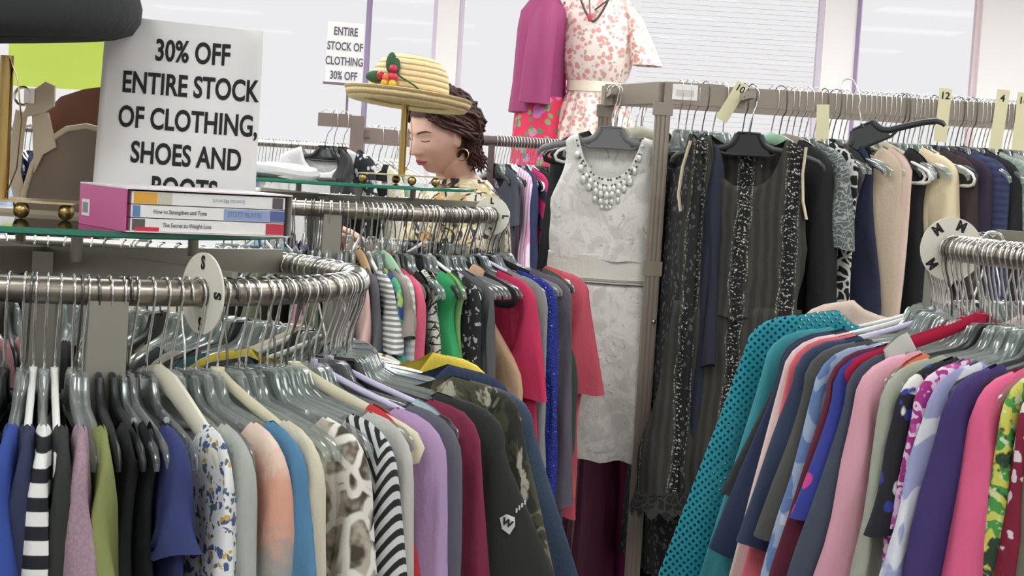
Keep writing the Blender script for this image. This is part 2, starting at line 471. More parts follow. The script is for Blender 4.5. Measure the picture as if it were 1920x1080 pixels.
def body_moulded(solid=True):
    m = MB()
    for s in (1, -1):
        m.tube([(s * x, 0, z) for x, z in ARM], [.009, .0095, .010, .0095, .009, .0085, .008, .007, .005], 8, flat=.62, nrm=(0, 1, 0))
    top = [(-.030, -.100), (.030, -.100), (.036, -.118), (.046, -.134), (.060, -.156), (-.060, -.156), (-.046, -.134), (-.036, -.118)]
    m.prism(top, -.0022 if solid else -.0012, .0022 if solid else .0012)
    m.tube([(x, 0, z) for x, z in ((-.034, -.106), (-.028, -.100), (.028, -.100), (.034, -.106))], .0042, 6, nrm=(0, 1, 0))
    m.tube([(-.088, 0, -.145), (-.060, 0, -.157), (.060, 0, -.157), (.088, 0, -.145)], .0042, 6, nrm=(0, 1, 0))
    m.tube([(0, 0, -.096), (0, 0, -.106)], .006, 8)
    return m
def body_tubular(flat=1.0, r=.0045):
    pts = []
    half = [(0, -.102), (.012, -.104), (.03, -.113), (.07, -.128), (.125, -.146), (.175, -.163), (.193, -.171), (.202, -.184), (.197, -.197), (.18, -.202)]
    pts = half + [(-x, z) for x, z in reversed(half[1:])]
    m = MB().tube([(x, 0, z) for x, z in pts], r, 8, closed=True, flat=flat, nrm=(0, 1, 0))
    m.tube([(0, 0, -.094), (0, 0, -.106)], r * 1.1, 8)
    return m
def body_velvet(): return body_tubular(.38, .0085)
def body_wood():
    m = MB()
    P = [(-.2, -.192), (-.187, -.174), (-.145, -.152), (-.09, -.129), (-.045, -.112), (0, -.104), (.045, -.112), (.09, -.129), (.145, -.152), (.187, -.174), (.2, -.192)]
    m.tube([(x, 0, z) for x, z in P], [.008, .012, .014, .015, .016, .016, .016, .015, .014, .012, .008], 10, flat=.5, nrm=(0, 1, 0)); return m
def body_clip():
    m = MB().tube([(-.17, 0, -.118), (.17, 0, -.118)], .005, 8)
    m.tube([(0, 0, -.098), (0, 0, -.118)], .004, 6)
    for s in (-1, 1): m.box(s * .13 - .018, -.008, -.155, s * .13 + .018, .008, -.108)
    return m
HT = {  # type: (body builder, material, word)
    'clear': (body_moulded, CLEAR, 'clear plastic'), 'smoke': (body_moulded, CLEAR2, 'smoky clear plastic'), 'black': (body_moulded, BLACKP, 'black plastic'),
    'grey': (body_moulded, GREYP, 'grey plastic'), 'white': (body_tubular, WHITEP, 'white tubular'), 'cream': (body_velvet, CREAMP, 'cream flat'),
    'ivory': (body_wood, simple('ivory_plastic', (222, 216, 196), .4), 'ivory contoured'), 'red': (body_velvet, simple('red_velvet', (178, 22, 62), .9), 'red velvet'), 'scarlet': (body_tubular, simple('scarlet_plastic', (214, 40, 52), .4), 'scarlet tubular'),
    'green': (body_wood, simple('mint_plastic', (160, 200, 164), .45), 'mint green'), 'tan': (body_wood, simple('tan_wood', (178, 146, 108), .5), 'tan wooden'),
    'velvetblack': (body_velvet, simple('black_velvet', (26, 26, 28), .95), 'black velvet'), 'mauve': (body_wood, simple('mauve_plastic', (166, 148, 142), .5), 'mauve contoured'),
    'lilac': (body_tubular, simple('lilac_plastic', (206, 198, 226), .4), 'lilac white tubular'), 'clip': (body_clip, CLEAR, 'clear clip'), 'navyp': (body_moulded, simple('navy_plastic', (44, 50, 84), .35), 'navy plastic'),
}
_hm = {}
def hmesh(typ):
    if typ not in _hm:
        b, m, wd = HT[typ]; me = b().mesh(typ + '_hanger_body', m); smooth_by_angle(me, 50); _hm[typ] = me
    return _hm[typ]
def hkmesh(key, dark=False):
    kk = (key, dark)
    if kk not in _hm:
        mbk = hook_mb(key) if not isinstance(key, tuple) else hook_rect(*key)
        _hm[kk] = mbk.mesh('hanger_hook', HOOKD if dark else HOOKM)
    return _hm[kk]
def hanger(typ, loc, rot, key, label, group=None, dark=False):
    h = thing('coat_hanger', label, 'hanger', loc, rot, group)
    obj('hanger_body', hmesh(typ), h); hk = obj('hook', hkmesh(key, dark), h)
    return h

# ------------------------------------------------------------------ garments
def body_mb(sw=.208, nw=.112, zn=-.105, drop=.044, nd=.10, nb=.045, chest=.225, waist=None, hem=.23, length=.62, th=.014, arm=0.0, fold=.007, seed=0, N=52, M=20, thh=None, dip=0.0, armv=.33, pleat=0, vneck=1.0):
    rg = random.Random(seed); p1, p2, p3 = (rg.uniform(0, 6.28) for _ in range(3)); sway = rg.uniform(-.012, .012)
    waist = waist if waist is not None else (chest + hem) / 2; thh = thh or th * 1.2
    off = Vector((rg.uniform(0, 50), rg.uniform(0, 50), 0))
    rings = []
    VS = [0, .006, .016, .032] + [.055 + .945 * (j / (M - 4)) ** 1.1 for j in range(M - 3)]
    for v in VS:
        if v < armv: t = v / armv; a = lerp(sw, chest, smooth(t)) - arm * math.sin(math.pi * t) ** .8
        elif v < .6: a = lerp(chest, waist, smooth((v - armv) / (.6 - armv)))
        else: a = lerp(waist, hem, ((v - .6) / .4))
        b = lerp(.34, 1, min(1, (v / .035)) ** .5) * lerp(th, thh, v)
        ring = []
        for i in range(N):
            t = 2 * math.pi * i / N; c, s = math.cos(t), math.sin(t)
            x = a * math.copysign(abs(c) ** .8, c); y = b * math.copysign(abs(s) ** .65, s)
            u = abs(x) / a; xf = u * sw
            if xf < nw: zt = zn - (nd if s < 0 else nb) * max(0, 1 - (xf / nw) ** 2) ** (.55 * vneck)
            else: zt = zn - drop * ((xf - nw) / (sw - nw)) ** 1.25 - min(.03, drop * .5) * max(0, (u - .82) / .18) ** 2
            zh = zn - length - dip * (1 - (x / a) ** 2) + .85 * fold * math.sin(14 * x / .2 + p3)
            z = zt * (1 - v) + zh * v
            q = fold * min(1, v * 1.6) ** .8
            y += q * (math.sin(5.2 * x / .2 + p1 + 1.5 * v) + .6 * math.sin(9.7 * x / .2 + p2 - v)) + sway * math.sin(v * 3)
            y += fold * .9 * (noise.noise(Vector((x * 9, z * 5, (2 if s > 0 else 0))) + off)) * min(1, v * 8)
            if pleat and v > .3: y += math.copysign(1, s) * .010 * smooth((v - .3) / .3) * math.sin(pleat * x / .2 + p1)
            x += q * 1.1 * (math.sin(7 * v + p2) + .5 * math.sin(15 * v + p1)) * (1 if c > 0 else -1)
            ring.append((x, y, z))
        rings.append(ring)
    return MB().loft(rings, cap=False)
def sleeve_mb(side, sw=.208, zt=-.149, chest=.225, ln=.22, ang=14, cuff=.15, th=.017, depth=.19, seed=0, N=24, M=13, curl=0.0, drop=.044, zn=-.105, nw=.112):
    rg = random.Random(seed); p = rg.uniform(0, 6)
    off = Vector((rg.uniform(0, 50), rg.uniform(0, 50), 0))
    a = R_(ang); x0 = sw * .74; z0 = zn - drop * (max(0, x0 - nw) / (sw - nw)) ** 1.25
    O0 = Vector((x0, z0 + .001)); C = Vector((sw + .016 + .03 * math.sin(a), z0 - drop * .35)); E = Vector((sw + .010 + ln * math.sin(a), zt - ln * math.cos(a)))
    I0 = Vector((chest - .06, zt - depth)); nrm = Vector((-math.cos(a), -math.sin(a) * .35)); IE = E + nrm * cuff
    rings = []
    for j in range(M + 1):
        t = j / M
        if t < .4:
            q = t / .4; T = Vector((sw + .012 + .04 * ln * math.sin(a) * 2, zt - .05))
            o = O0 * (1 - q) ** 2 + C * 2 * q * (1 - q) + T * q * q
        else:
            T = Vector((sw + .012 + .04 * ln * math.sin(a) * 2, zt - .05)); o = T.lerp(E, (t - .4) / .6)
        i_ = I0.lerp(IE, t ** .9)
        mid = (o + i_) / 2; hv = (o - i_) / 2
        ring = []
        tt = th * lerp(.62, 1.15, smooth(t * 1.8))
        for k_ in range(N):
            q = 2 * math.pi * k_ / N; c, s = math.cos(q), math.sin(q)
            P = mid + hv * math.copysign(abs(c) ** .8, c)
            y = tt * math.copysign(abs(s) ** .75, s) + .005 * math.sin(6 * t + p + 3 * c) * min(1, t * 2) + curl * t * t
            y += .012 * noise.noise(Vector((P.x * 10, P.y * 7, s)) + off) * min(1, t * 2)
            ring.append((side * P.x, y, P.y + .005 * math.sin(4 * c + p) * t))
        if side < 0: ring = ring[::-1]
        rings.append(ring)
    return MB().loft(rings, cap=False)
def collar_mb(nw=.095, zn=-.098, h=.035, nd=.05):
    rings = []
    for j, (o, z) in enumerate(((0, 0), (.004, h * .5), (.012, h), (.018, h * .6), (.024, -.012))):
        rings.append([((nw + o) * math.cos(2 * math.pi * k_ / 28), (.016 + o) * math.sin(2 * math.pi * k_ / 28), zn + z - (nd if math.sin(2 * math.pi * k_ / 28) < 0 else .005) * (1 - abs(math.cos(2 * math.pi * k_ / 28)))) for k_ in range(28)])
    return MB().loft(rings, cap=False)
GK = dict(
    tee=dict(b=dict(), sl=dict(ln=.21, ang=16, cuff=.155)),
    teew=dict(b=dict(chest=.24, hem=.24, length=.66), sl=dict(ln=.24, ang=20, cuff=.17)),
    cap=dict(b=dict(nd=.10), sl=dict(ln=.12, ang=24, cuff=.12, depth=.15)),
    long=dict(b=dict(), sl=dict(ln=.56, ang=4, cuff=.085)),
    tank=dict(b=dict(sw=.155, nw=.1, nd=.16, nb=.10, arm=.02, chest=.21, drop=.03), sl=None),
    shell=dict(b=dict(sw=.192, nw=.11, nd=.10, arm=.028, chest=.215), sl=None),
    dress=dict(b=dict(sw=.18, nw=.095, nd=.10, arm=.022, chest=.205, waist=.185, hem=.27, length=.95), sl=None),
    sdress=dict(b=dict(chest=.215, waist=.195, hem=.26, length=.95), sl=dict(ln=.16, ang=16, cuff=.13)),
    ldress=dict(b=dict(chest=.21, waist=.20, hem=.25, length=1.2), sl=None),
    jacket=dict(b=dict(th=.022, chest=.24, hem=.235, length=.62, nd=.12), sl=dict(ln=.56, ang=5, cuff=.11, th=.027), col=False),
    shirt=dict(b=dict(chest=.23, nd=.12), sl=dict(ln=.21, ang=14, cuff=.15), col=True),
)
def garment(kind, name, mat, loc, rot, label, cat, group=None, seed=0, b=None, sl=None, lining=None, one=False):
    K = GK[kind]; kb = dict(K['b']); kb.update(b or {}); kb['seed'] = seed
    g = thing(name, label, cat, loc, rot, group)
    o = build('bodice' if 'dress' in kind else 'body', body_mb(**kb), mat, g, ang=60)
    S = K['sl']
    if S is not None or sl:
        S = dict(S or GK['tee']['sl']); S.update(sl or {})
        for sd in (1, -1):
            ch = kb.get('chest', .225); sw = kb.get('sw', .208)
            build('sleeve', sleeve_mb(sd, sw=sw, zt=kb.get('zn', -.105) - kb.get('drop', .044), chest=ch, seed=seed + sd, drop=kb.get('drop', .044), zn=kb.get('zn', -.105), nw=kb.get('nw', .112), **S), mat, g, ang=60)
    if K.get('col'): build('collar', collar_mb(nw=kb.get('nw', .112)), mat, g, ang=60)
    return g

# ------------------------------------------------------------------ round racks
class Rack: pass
def make_rack(cx, cy, z, R, pr, label, glass_z, glass_r=0, bars=True, legs=(20, 110, 200, 290), glabel='', legw=.03):
    r = Rack(); r.cx, r.cy, r.z, r.R, r.pr = cx, cy, z, R, pr
    t = thing('round_clothes_rack', label, 'clothes rack', (cx, cy, 0)); r.t = t
    ring = [(R * math.cos(2 * math.pi * i / 96), R * math.sin(2 * math.pi * i / 96), z) for i in range(96)]
    build('ring_rail', MB().tube(ring, pr, 16, closed=True, nrm=(0, 0, 1)), NICKEL, t)
    build('centre_post', MB().box(-.022, -.022, .05, .022, .022, z + .02), GREYST, t, flat=True)
    for a in legs:
        q = R_(a - 90); c, s = math.cos(q), math.sin(q)
        m = MB().box(R - legw / 2 - .0, -legw / 2 * 1.4, .02, R + legw / 2, legw / 2 * 1.4, z - pr * .6, Matrix.Rotation(q, 4, 'Z'))
        build('leg', m, GREYST, t, flat=True)
    if bars:
        for a in bars:
            m = MB().box(-R + .01, -.005, z - .012, R - .01, .005, z + .026, Matrix.Rotation(R_(a - 90), 4, 'Z'))
            build('cross_bar', m, GREYST, t, flat=True)
    if not glass_r: return r
    sh = thing('glass_shelf', glabel, 'shelf', (cx, cy, glass_z)); r.gz = glass_z
    n = 72; e = .0045
    build('glass_disc', MB().lathe([(0.001, -e), (glass_r - .002, -e), (glass_r - .002, e), (.001, e)], n), GLASSG, sh, flat=True)
    build('glass_edge', MB().lathe([(glass_r - .002, -e), (glass_r, -e * .6), (glass_r, e * .6), (glass_r - .002, e)], n), EDGEG, sh)
    for a in (25, 115, 205, 295):
        q = R_(a - 90); x, y = .62 * glass_r * math.cos(q), .62 * glass_r * math.sin(q)
        build('shelf_support', MB().tube([(x, y, z + .02 - glass_z), (x, y, -e)], .008, 10), GREYST, sh)
    return r
def rp(r, th, rad=None):
    a = R_(th); q = r.R if rad is None else rad
    return (r.cx + q * math.sin(a), r.cy - q * math.cos(a), r.z)
def rrot(th, yaw=0, tilt=0): return (R_(tilt), 0, R_(th - 90 + yaw))
def size_disc(r, th, rad, letters, label, tilt=0):
    p = rp(r, th)
    d = thing('size_divider', label, 'size divider', p, rrot(th, tilt))
    n = 56; hole = r.pr + .002
    vs = []; fs = []
    for y in (-.0012, .0012):
        for rr in (hole, rad):
            for k_ in range(n): a = 2 * math.pi * k_ / n; vs.append((rr * math.cos(a), y, rr * math.sin(a)))
    for k_ in range(n):
        l = (k_ + 1) % n
        fs += [(k_, l, n + l, n + k_), (2 * n + k_, 3 * n + k_, 3 * n + l, 2 * n + l), (n + k_, n + l, 3 * n + l, 3 * n + k_), (k_, 2 * n + k_, 2 * n + l, l)]
    build('disc', MB().add(vs, fs), simple('divider_plastic', (226, 222, 208), .45), d, flat=True)
    for ang, ch in letters:
        a = R_(ang); rr = (rad + hole) * .54
        me = text_mesh(ch, rad * .44, INK, bold=.0011, depth=.0003, sx=.85)
        for sd in (-1, 1):
            t = obj('letter', me, d)
            t.location = (rr * math.sin(a) * (1 if sd < 0 else 1), sd * .0016, rr * math.cos(a))
            if sd < 0: t.rotation_euler = (R_(90), a, 0)
            else: t.matrix_basis = Matrix.Translation(t.location) @ Matrix.Rotation(a, 4, 'Y') @ Matrix.Rotation(R_(180), 4, 'Z') @ Matrix.Rotation(R_(90), 4, 'X')
    return d

# ------------------------------------------------------------------ the three round racks
SX = W(86, 483, 2.615).x; LX = W(612, 388, 4.72).x; MX = W(2316, 487, 2.72).x + .02
S = make_rack(SX, 2.615, 1.316, .447, .0168, 'round chrome clothes rack with the S dividers, below the books and handbag', 1.381, .348, bars=(47, 137), legs=(24, 114, 204, 294), glabel='round green edged glass shelf carrying the books, handbag and 30% off sign', legw=.034)
L = make_rack(LX, 4.72, 1.37, .457, .0185, 'round chrome clothes rack with the L divider, below the straw hat', 1.4295, .386, bars=(30, 120), legs=(8, 100, 190, 280), glabel='round green edged glass shelf under the straw hat stand')
M = make_rack(MX, 2.72, 1.416, .457, .0168, 'round chrome clothes rack with the M divider in the near corner', 0, 0, bars=(40, 130), legs=(-20, 70, 160, 250))
S.nb = dict(nw=.138, zn=-.137, drop=.025, nd=.07, nb=.03); M.nb = dict(nw=.130, zn=-.134, drop=.028, nd=.07, nb=.03); L.nb = dict(nw=.112, zn=-.124, drop=.034)
S.w, L.w, M.w = 'rack with S divider', 'rack with L divider', 'rack with M divider'
size_disc(S, 40, .0515, ((0, 'S'), (90, 'S'), (180, 'S'), (270, 'S')), 'round cream divider lettered S clipped on the front chrome rail')
size_disc(L, 71, .048, ((0, 'L'), (90, 'L'), (180, 'L'), (270, 'L')), 'round white divider lettered L at the end of the rail below the straw hat')
size_disc(M, -85, .047, ((-20, 'M'), (40, 'M'), (130, 'M'), (250, 'M')), 'round cream divider lettered M on the chrome rail near the beige gown')

used = random.Random(7)
_hcount = {}
def hang(rack, th, typ, what, group=None, yaw=None, dark=False):
    wd = HT[typ][2]
    lab = f'{wd} hanger holding the {what}' if what else f'{wd} hanger packed among others on the {rack.w}'
    grp = None if what else f'{wd} hangers on the {rack.w}'
    y = used.uniform(-4, 4) if yaw is None else yaw
    if used.random() < .3 and what is None: y += 180
    return hanger(typ, rp(rack, th), rrot(th, y, used.uniform(-2, 2)), rack.pr + .003, lab, grp, dark)
def put(rack, th, kind, name, lab, mat, h='clear', cat=None, b=None, sl=None, yaw=0, group=None, dark=False, dr=0):
    if kind not in ('tank',): b = {**rack.nb, **(b or {})}
    p = rp(rack, th, rack.R + dr); sd = int(th * 7) + 31
    g = garment(kind, name, mat, p, rrot(th, yaw), f'{lab} on the {rack.w}' if group is None else lab, cat or name.replace('_', ' '), group, sd, b, sl)
    if h: hang(rack, th, h, ' '.join(lab.split()[:9]) if not group else None, yaw=yaw, dark=dark)
    return g
C = cloth
NAVY = C('navy_jersey', (44, 50, 80)); BLK = C('black_jersey', (34, 36, 37)); CHAR = C('charcoal_jersey', (70, 72, 72)); WHT = C('white_cotton', (222, 220, 214))
# --- S rack, from the camera side round to the far side
put(S, 5.5, 'tee', 'blouse', 'dark plum patterned blouse edge at the frame border', C('plum_print', (58, 36, 48), 'floral', (120, 70, 90), (40, 44, 70), None), 'black')
put(S, 9.2, 'tee', 'blouse', 'black blouse with small dull flecks', C('black_flecks', (38, 38, 42), 'floral', (110, 84, 80), None, None, 1.5), 'black')
put(S, 11.6, 'tee', 't_shirt', 'royal blue t-shirt', C('royal_blue', (44, 68, 148)), 'clear')
put(S, 13.3, 'long', 'cardigan', 'dark navy cardigan with one pale button', NAVY, 'white')
put(S, 15.0, 'long', 'sweater', 'black and white wide striped sweater', C('bw_stripe', (32, 32, 40), 'hstripe', (226, 224, 220), s=.85), 'clear', sl=dict(ang=7))
put(S, 16.9, 'long', 'sweater', 'charcoal black sweater beside the striped one', C('off_black', (46, 48, 46)), 'white')
put(S, 18.9, 'tee', 't_shirt', 'dusty mauve t-shirt', C('mauve', (160, 130, 142), 'heather', (146, 118, 132)), 'clear')
put(S, 21.0, 'tee', 'top', 'olive green top', C('olive', (124, 130, 72)), 'clear')
put(S, 24.4, 'shell', 'waistcoat', 'black sleeveless waistcoat with wide armhole', BLK, 'black', b=dict(arm=.03, th=.018))
put(S, 26.4, 'shell', 'top', 'black thin top behind the waistcoat', C('black_two', (30, 32, 33)), 'smoke')
put(S, 28.4, 'cap', 'dress', 'navy cap sleeve dress with dark open armhole', C('navy_dress', (46, 54, 104)), 'black', b=dict(length=.95, th=.017, fold=.008), sl=dict(ln=.12, ang=18, cuff=.11, th=.02))
put(S, 33.3, 'long', 'blouse', 'white blouse with blue and yellow flower print', C('blue_flower', (226, 226, 224), 'floral', (70, 92, 140), (92, 110, 122), (206, 164, 70), 2.2), 'ivory', sl=dict(ang=5))
put(S, 35.4, 'long', 'sweater', 'pale sage grey sweater', C('sage_grey', (166, 170, 162)), 'clear')
put(S, 39.2, 'long', 'sweater', 'peach sweater fading to grey below', C('peach_ombre', (224, 160, 136), 'ombre', (222, 196, 176), (150, 152, 146)), 'clear', b=dict(th=.016), sl=dict(th=.022))
put(S, 41.4, 'tee', 't_shirt', 'cornflower blue t-shirt', C('cornflower', (74, 124, 162)), 'clear')
put(S, 43.6, 'long', 'cardigan', 'cream cardigan', C('cream_knit', (206, 198, 172)), 'cream')
put(S, 49.6, 'long', 'blouse', 'zebra and giraffe print blouse', C('zebra_giraffe', (30, 30, 32), 'zebra', (222, 216, 206), (176, 166, 148), (224, 218, 206), s=1.15), 'smoke', b=dict(th=.018, fold=.007), sl=dict(ang=9, cuff=.12, th=.024))
put(S, 54.3, 'long', 'sweater', 'black and white zigzag striped sweater', C('chevron', (38, 40, 44), 'chevron', (206, 206, 204)), 'clear', sl=dict(ang=8))
put(S, 57.6, 'long', 'cardigan', 'light grey cardigan', C('light_grey', (188, 186, 178)), 'clear')
put(S, 61.2, 'tank', 'tank_top', 'scarlet strap top drooping from its hanger', C('scarlet', (206, 52, 60)), 'cream', b=dict(sw=.175, nw=.125, zn=-.135, drop=.02, nd=.2, nb=.18, length=.5))
put(S, 63.6, 'long', 'sweater', 'lavender sweater', C('lavender', (176, 142, 186)), 'clear', sl=dict(ang=6))
put(S, 67.5, 'long', 'sweater', 'slate grey sweater', C('slate', (94, 92, 104)), 'lilac')
put(S, 71.5, 'shell', 'top', 'pale ice blue sleeveless top', C('ice_blue', (176, 200, 206)), 'clear', b=dict(length=.8))
put(S, 74.0, 'long', 'sweater', 'burgundy sweater', C('burgundy', (128, 38, 66)), 'lilac', sl=dict(ang=8))
tee = put(S, 80.0, 'teew', 't_shirt', 'black t-shirt with a white leaf crest on the sleeve', C('black_tee', (44, 46, 44)), 'clear', b=dict(length=.74, th=.016, sw=.222, chest=.245), sl=dict(ang=23, ln=.26, cuff=.17, th=.022))
put(S, 86.0, 'teew', 't_shirt', 'green woodland camouflage t-shirt', C('camo', (70, 70, 52), 'camo', (44, 44, 38), (120, 112, 90), (176, 170, 150)), 'clear', b=dict(length=.76, th=.018, sw=.24, zn=-.118, chest=.25), sl=dict(ang=15, ln=.27, cuff=.15, th=.024))
put(S, 93.0, 'jacket', 'denim_jacket', 'dark blue denim jacket with rolled cuffs', C('denim', (58, 74, 96), 'heather', (46, 60, 82), s=2), 'navyp', b=dict(sw=.25, zn=-.13), sl=dict(ang=20, ln=.44, cuff=.12, th=.036))
put(S, 101, 'tee', 't_shirt', 'navy blue t-shirt beside the yellow one', C('navy_two', (48, 60, 86)), 'clear', b=dict(sw=.235, zn=-.12))
put(S, 109, 'tee', 't_shirt', 'bright yellow t-shirt', C('yellow', (226, 196, 62)), 'clear', b=dict(zn=-.112, sw=.225))
put(S, 116, 'tee', 'blouse', 'navy and red check blouse', C('check', (50, 54, 84), 'plaid', (170, 90, 92)), 'smoke')
# letters on the tee sleeve: a leaf shaped crest
crest_m = simple('white_transfer', (214, 214, 210), .8)

FILL = [('dusty_rose', (176, 120, 124)), ('stone', (176, 168, 152)), ('ink', (40, 42, 54)), ('moss', (86, 94, 72)), ('dark_wine', (84, 34, 48)), ('sky', (132, 158, 186)), ('oatmeal', (200, 188, 162)), ('graphite', (58, 58, 62)), ('teal_dark', (38, 84, 92)), ('coal', (34, 34, 38)), ('ivory_cloth', (214, 208, 194)), ('violet', (90, 66, 120))]
FILLM = [(n.replace('_', ' '), C(n + '_cloth', c)) for n, c in FILL]
def fill(rack, ths, lo=0, kinds=('tee', 'long', 'shell'), hs=('clear', 'clear', 'clear', 'black', 'smoke', 'white', 'clear'), every=2, word='far side of the '):
    for i, th in enumerate(ths):
        th += used.uniform(-.5, .5)
        typ = used.choice(hs)
        if i % every == 0:
            nm, mt = FILLM[used.randrange(len(FILLM))]
            kd = kinds[i % len(kinds)]
            put(rack, th, kd, {'tee': 't_shirt', 'long': 'sweater', 'shell': 'top'}[kd], f'{nm} garment on the {word}{rack.w}', mt, None, cat='top', group=f'{nm} garments on the {word}{rack.w}')
        hang(rack, th, typ, None, dark=used.random() < .25)
# extra hangers bunched between the named garments
for th in (1.5, 3.2, 7.6, 12.6, 20, 22.6, 27.4, 31.0, 37.2, 45.2, 47.5, 52.4, 56.1, 59.4, 65.6, 72.2, 77, 78.5, 83, 84.6, 88, 90, 91.4, 95.5, 97, 99, 103, 105, 107):
    hang(S, th, used.choice(('clear', 'clear', 'black', 'smoke', 'clear')), None, dark=used.random() < .4)
for th in (-3.5, -1, 2.4, 7.0): put(S, th, 'long', 'sweater', 'black garment on the near edge of the ' + S.w, BLK, 'black', cat='top', group='black garments on the near edge of the S rack')
fill(S, [119.5 + 3.1 * i for i in range(33)], every=2)
put(S, 131, 'tee', 'blouse', 'cream yellow blouse seen between the front hooks', C('straw', (222, 206, 150)), 'cream')
put(S, 176, 'tee', 'blouse', 'straw yellow blouse seen below the chrome rail', C('straw2', (214, 198, 140)), 'ivory')

# --- L rack
put(L, 14.5, 'tee', 't_shirt', 'pale pink t-shirt', C('pale_pink', (206, 166, 160)), 'clear')
put(L, 16.7, 'tee', 't_shirt', 'dark grey t-shirt', C('dk_grey', (84, 84, 88)), 'tan')
put(L, 19.4, 'cap', 'blouse', 'grey and white fine striped cap sleeve blouse', C('fine_stripe', (120, 120, 118), 'hstripe', (206, 204, 198), s=2.2), 'white', sl=dict(ang=26, ln=.16))
put(L, 20.9, 'tee', 't_shirt', 'green and blue swirl t-shirt', C('swirl', (70, 150, 120), 'leaf', (40, 66, 130), (160, 186, 90)), 'clear')
put(L, 22.5, 'cap', 'blouse', 'taupe cap sleeve blouse', C('taupe_cloth', (132, 122, 112)), 'smoke', sl=dict(ang=24))
put(L, 24.0, 'long', 'shirt', 'pale grey striped shirt', C('pale_stripe', (168, 170, 166), 'hstripe', (196, 198, 194), s=1.6), 'green')
put(L, 25.3, 'long', 'sweater', 'rose pink sweater', C('rose', (214, 84, 110)), 'red')
put(L, 28.3, 'shell', 'top', 'black sleeveless top', BLK, 'black')
put(L, 31.6, 'shell', 'blouse', 'white flared blouse with black scroll lace', C('scroll_lace', (214, 210, 200), 'scroll', (60, 58, 54)), 'clear', b=dict(sw=.16, nw=.10, chest=.18, waist=.225, hem=.265, length=.48, fold=.014, th=.022))
put(L, 35.2, 'shell', 'top', 'emerald green knitted top with slashed shoulder', C('emerald', (44, 156, 88)), 'black', b=dict(th=.02, fold=.01, arm=.035, length=.5))
put(L, 36.8, 'shell', 'top', 'light green top', C('leaf_green', (134, 186, 110)), 'clear')
put(L, 38.6, 'long', 'blouse', 'black blouse with small pale sprigs', C('sprig', (36, 36, 38), 'floral', (170, 170, 168), None, None, 2.2), 'clear')
put(L, 39.6, 'shell', 'top', 'lilac white sleeveless top', C('lilac_white', (206, 200, 214)), 'white')
put(L, 41.6, 'long', 'cardigan', 'charcoal cardigan', C('charcoal_two', (80, 82, 84)), 'grey')
put(L, 50.4, 'tank', 'tank_top', 'tan sleeveless vest with deep armhole', C('tan', (188, 150, 118)), 'velvetblack', b=dict(sw=.105, nw=.062, zn=-.112, drop=.014, arm=.03, chest=.235, armv=.40, length=.64, th=.024))
put(L, 54.0, 'teew', 't_shirt', 'crimson t-shirt', C('crimson', (190, 38, 78)), 'clear', sl=dict(ang=12, ln=.27, cuff=.16, th=.024))
put(L, 58.2, 'long', 'sweater', 'mid grey sweater', C('mid_grey', (126, 126, 124)), 'clear')
put(L, 63.0, 'long', 'sequin_top', 'royal blue sequin top', C('blue_sequin', (30, 44, 142), 'sequin', (150, 170, 240)), 'lilac', cat='top')
put(L, 72.0, 'long', 'dress', 'grey purple long dress', C('grey_purple', (92, 84, 96)), 'velvetblack', b=dict(length=1.0))
put(L, 82.0, 'shell', 'top', 'dark green sleeveless top', C('bottle', (56, 72, 62)), 'black', b=dict(length=.52))
put(L, 86.0, 'shell', 'top', 'orange red top', C('orange_red', (206, 90, 72)), 'clear', b=dict(length=.60))
put(L, 91.0, 'teew', 't_shirt', 'coral rose t-shirt', C('coral_rose', (198, 74, 92)), 'black', sl=dict(ang=12, ln=.3, th=.028), b=dict(sw=.225))
for th in (-6, -3, 0, 2.5, 5, 7.5, 10, 12.3, 17.9, 23.2, 26.6, 29.8, 41, 43.5, 45, 46.4, 49, 50.2, 53, 54.6, 58, 59.5, 61, 65, 66.5, 68, 70, 74, 76, 78, 82, 86, 88.5):
    hang(L, th, used.choice(('clear', 'clear', 'black', 'smoke', 'clear', 'grey')), None, dark=used.random() < .6)
fill(L, [-8 - 3.6 * i for i in range(6)] , every=2, word='near side of the ')
fill(L, [1.2 + 3.1 * i for i in range(4)], every=1, word='near side of the ')
fill(L, [132 + 4.1 * i for i in range(20)], every=3)

# --- M rack
put(M, -113, 'tee', 'blouse', 'beige blush blouse slumped behind the turquoise net', C('beige_blush', (216, 190, 172)), 'white', b=dict(zn=-.10, th=.02))
put(M, -103, 'long', 'net_cardigan', 'turquoise open net cardigan', C('turq_net', (26, 140, 158), 'net'), 'clear', cat='cardigan', b=dict(length=.8, th=.02, nw=.09, zn=-.112), sl=dict(ang=17, cuff=.12, ln=.6, th=.022), dr=.05)
put(M, -98, 'long', 'sweater', 'teal sweater beside the net cardigan', C('teal', (52, 140, 152)), 'white', sl=dict(ang=13), dr=.02)
put(M, -95.5, 'teew', 't_shirt', 'black t-shirt with sleeve poking past the teal net', C('black_three', (36, 38, 38)), 'clear', sl=dict(ang=20, ln=.25, cuff=.14, th=.024))
put(M, -93, 'teew', 't_shirt', 'ink blue t-shirt below the black sleeve', C('ink_blue', (42, 52, 84)), 'black', sl=dict(ang=17, ln=.34, cuff=.16))
put(M, -90, 'long', 'cardigan', 'pale shell pink cardigan', C('shell_pink', (224, 196, 188)), 'lilac', sl=dict(ang=11))
put(M, -87.3, 'long', 'sweater', 'coral pink sweater', C('coral', (222, 96, 110)), 'clear', sl=dict(ang=9))
put(M, -84, 'teew', 't_shirt', 'navy wide sleeved t-shirt', C('navy_tee', (46, 58, 86)), 'clear', b=dict(length=.74), sl=dict(ang=15, ln=.30, cuff=.19, th=.026))
put(M, -79.5, 'teew', 't_shirt', 'charcoal wide sleeved t-shirt', C('charcoal_tee', (72, 72, 70)), 'smoke', b=dict(length=.8), sl=dict(ang=14, ln=.27, cuff=.18, th=.027))
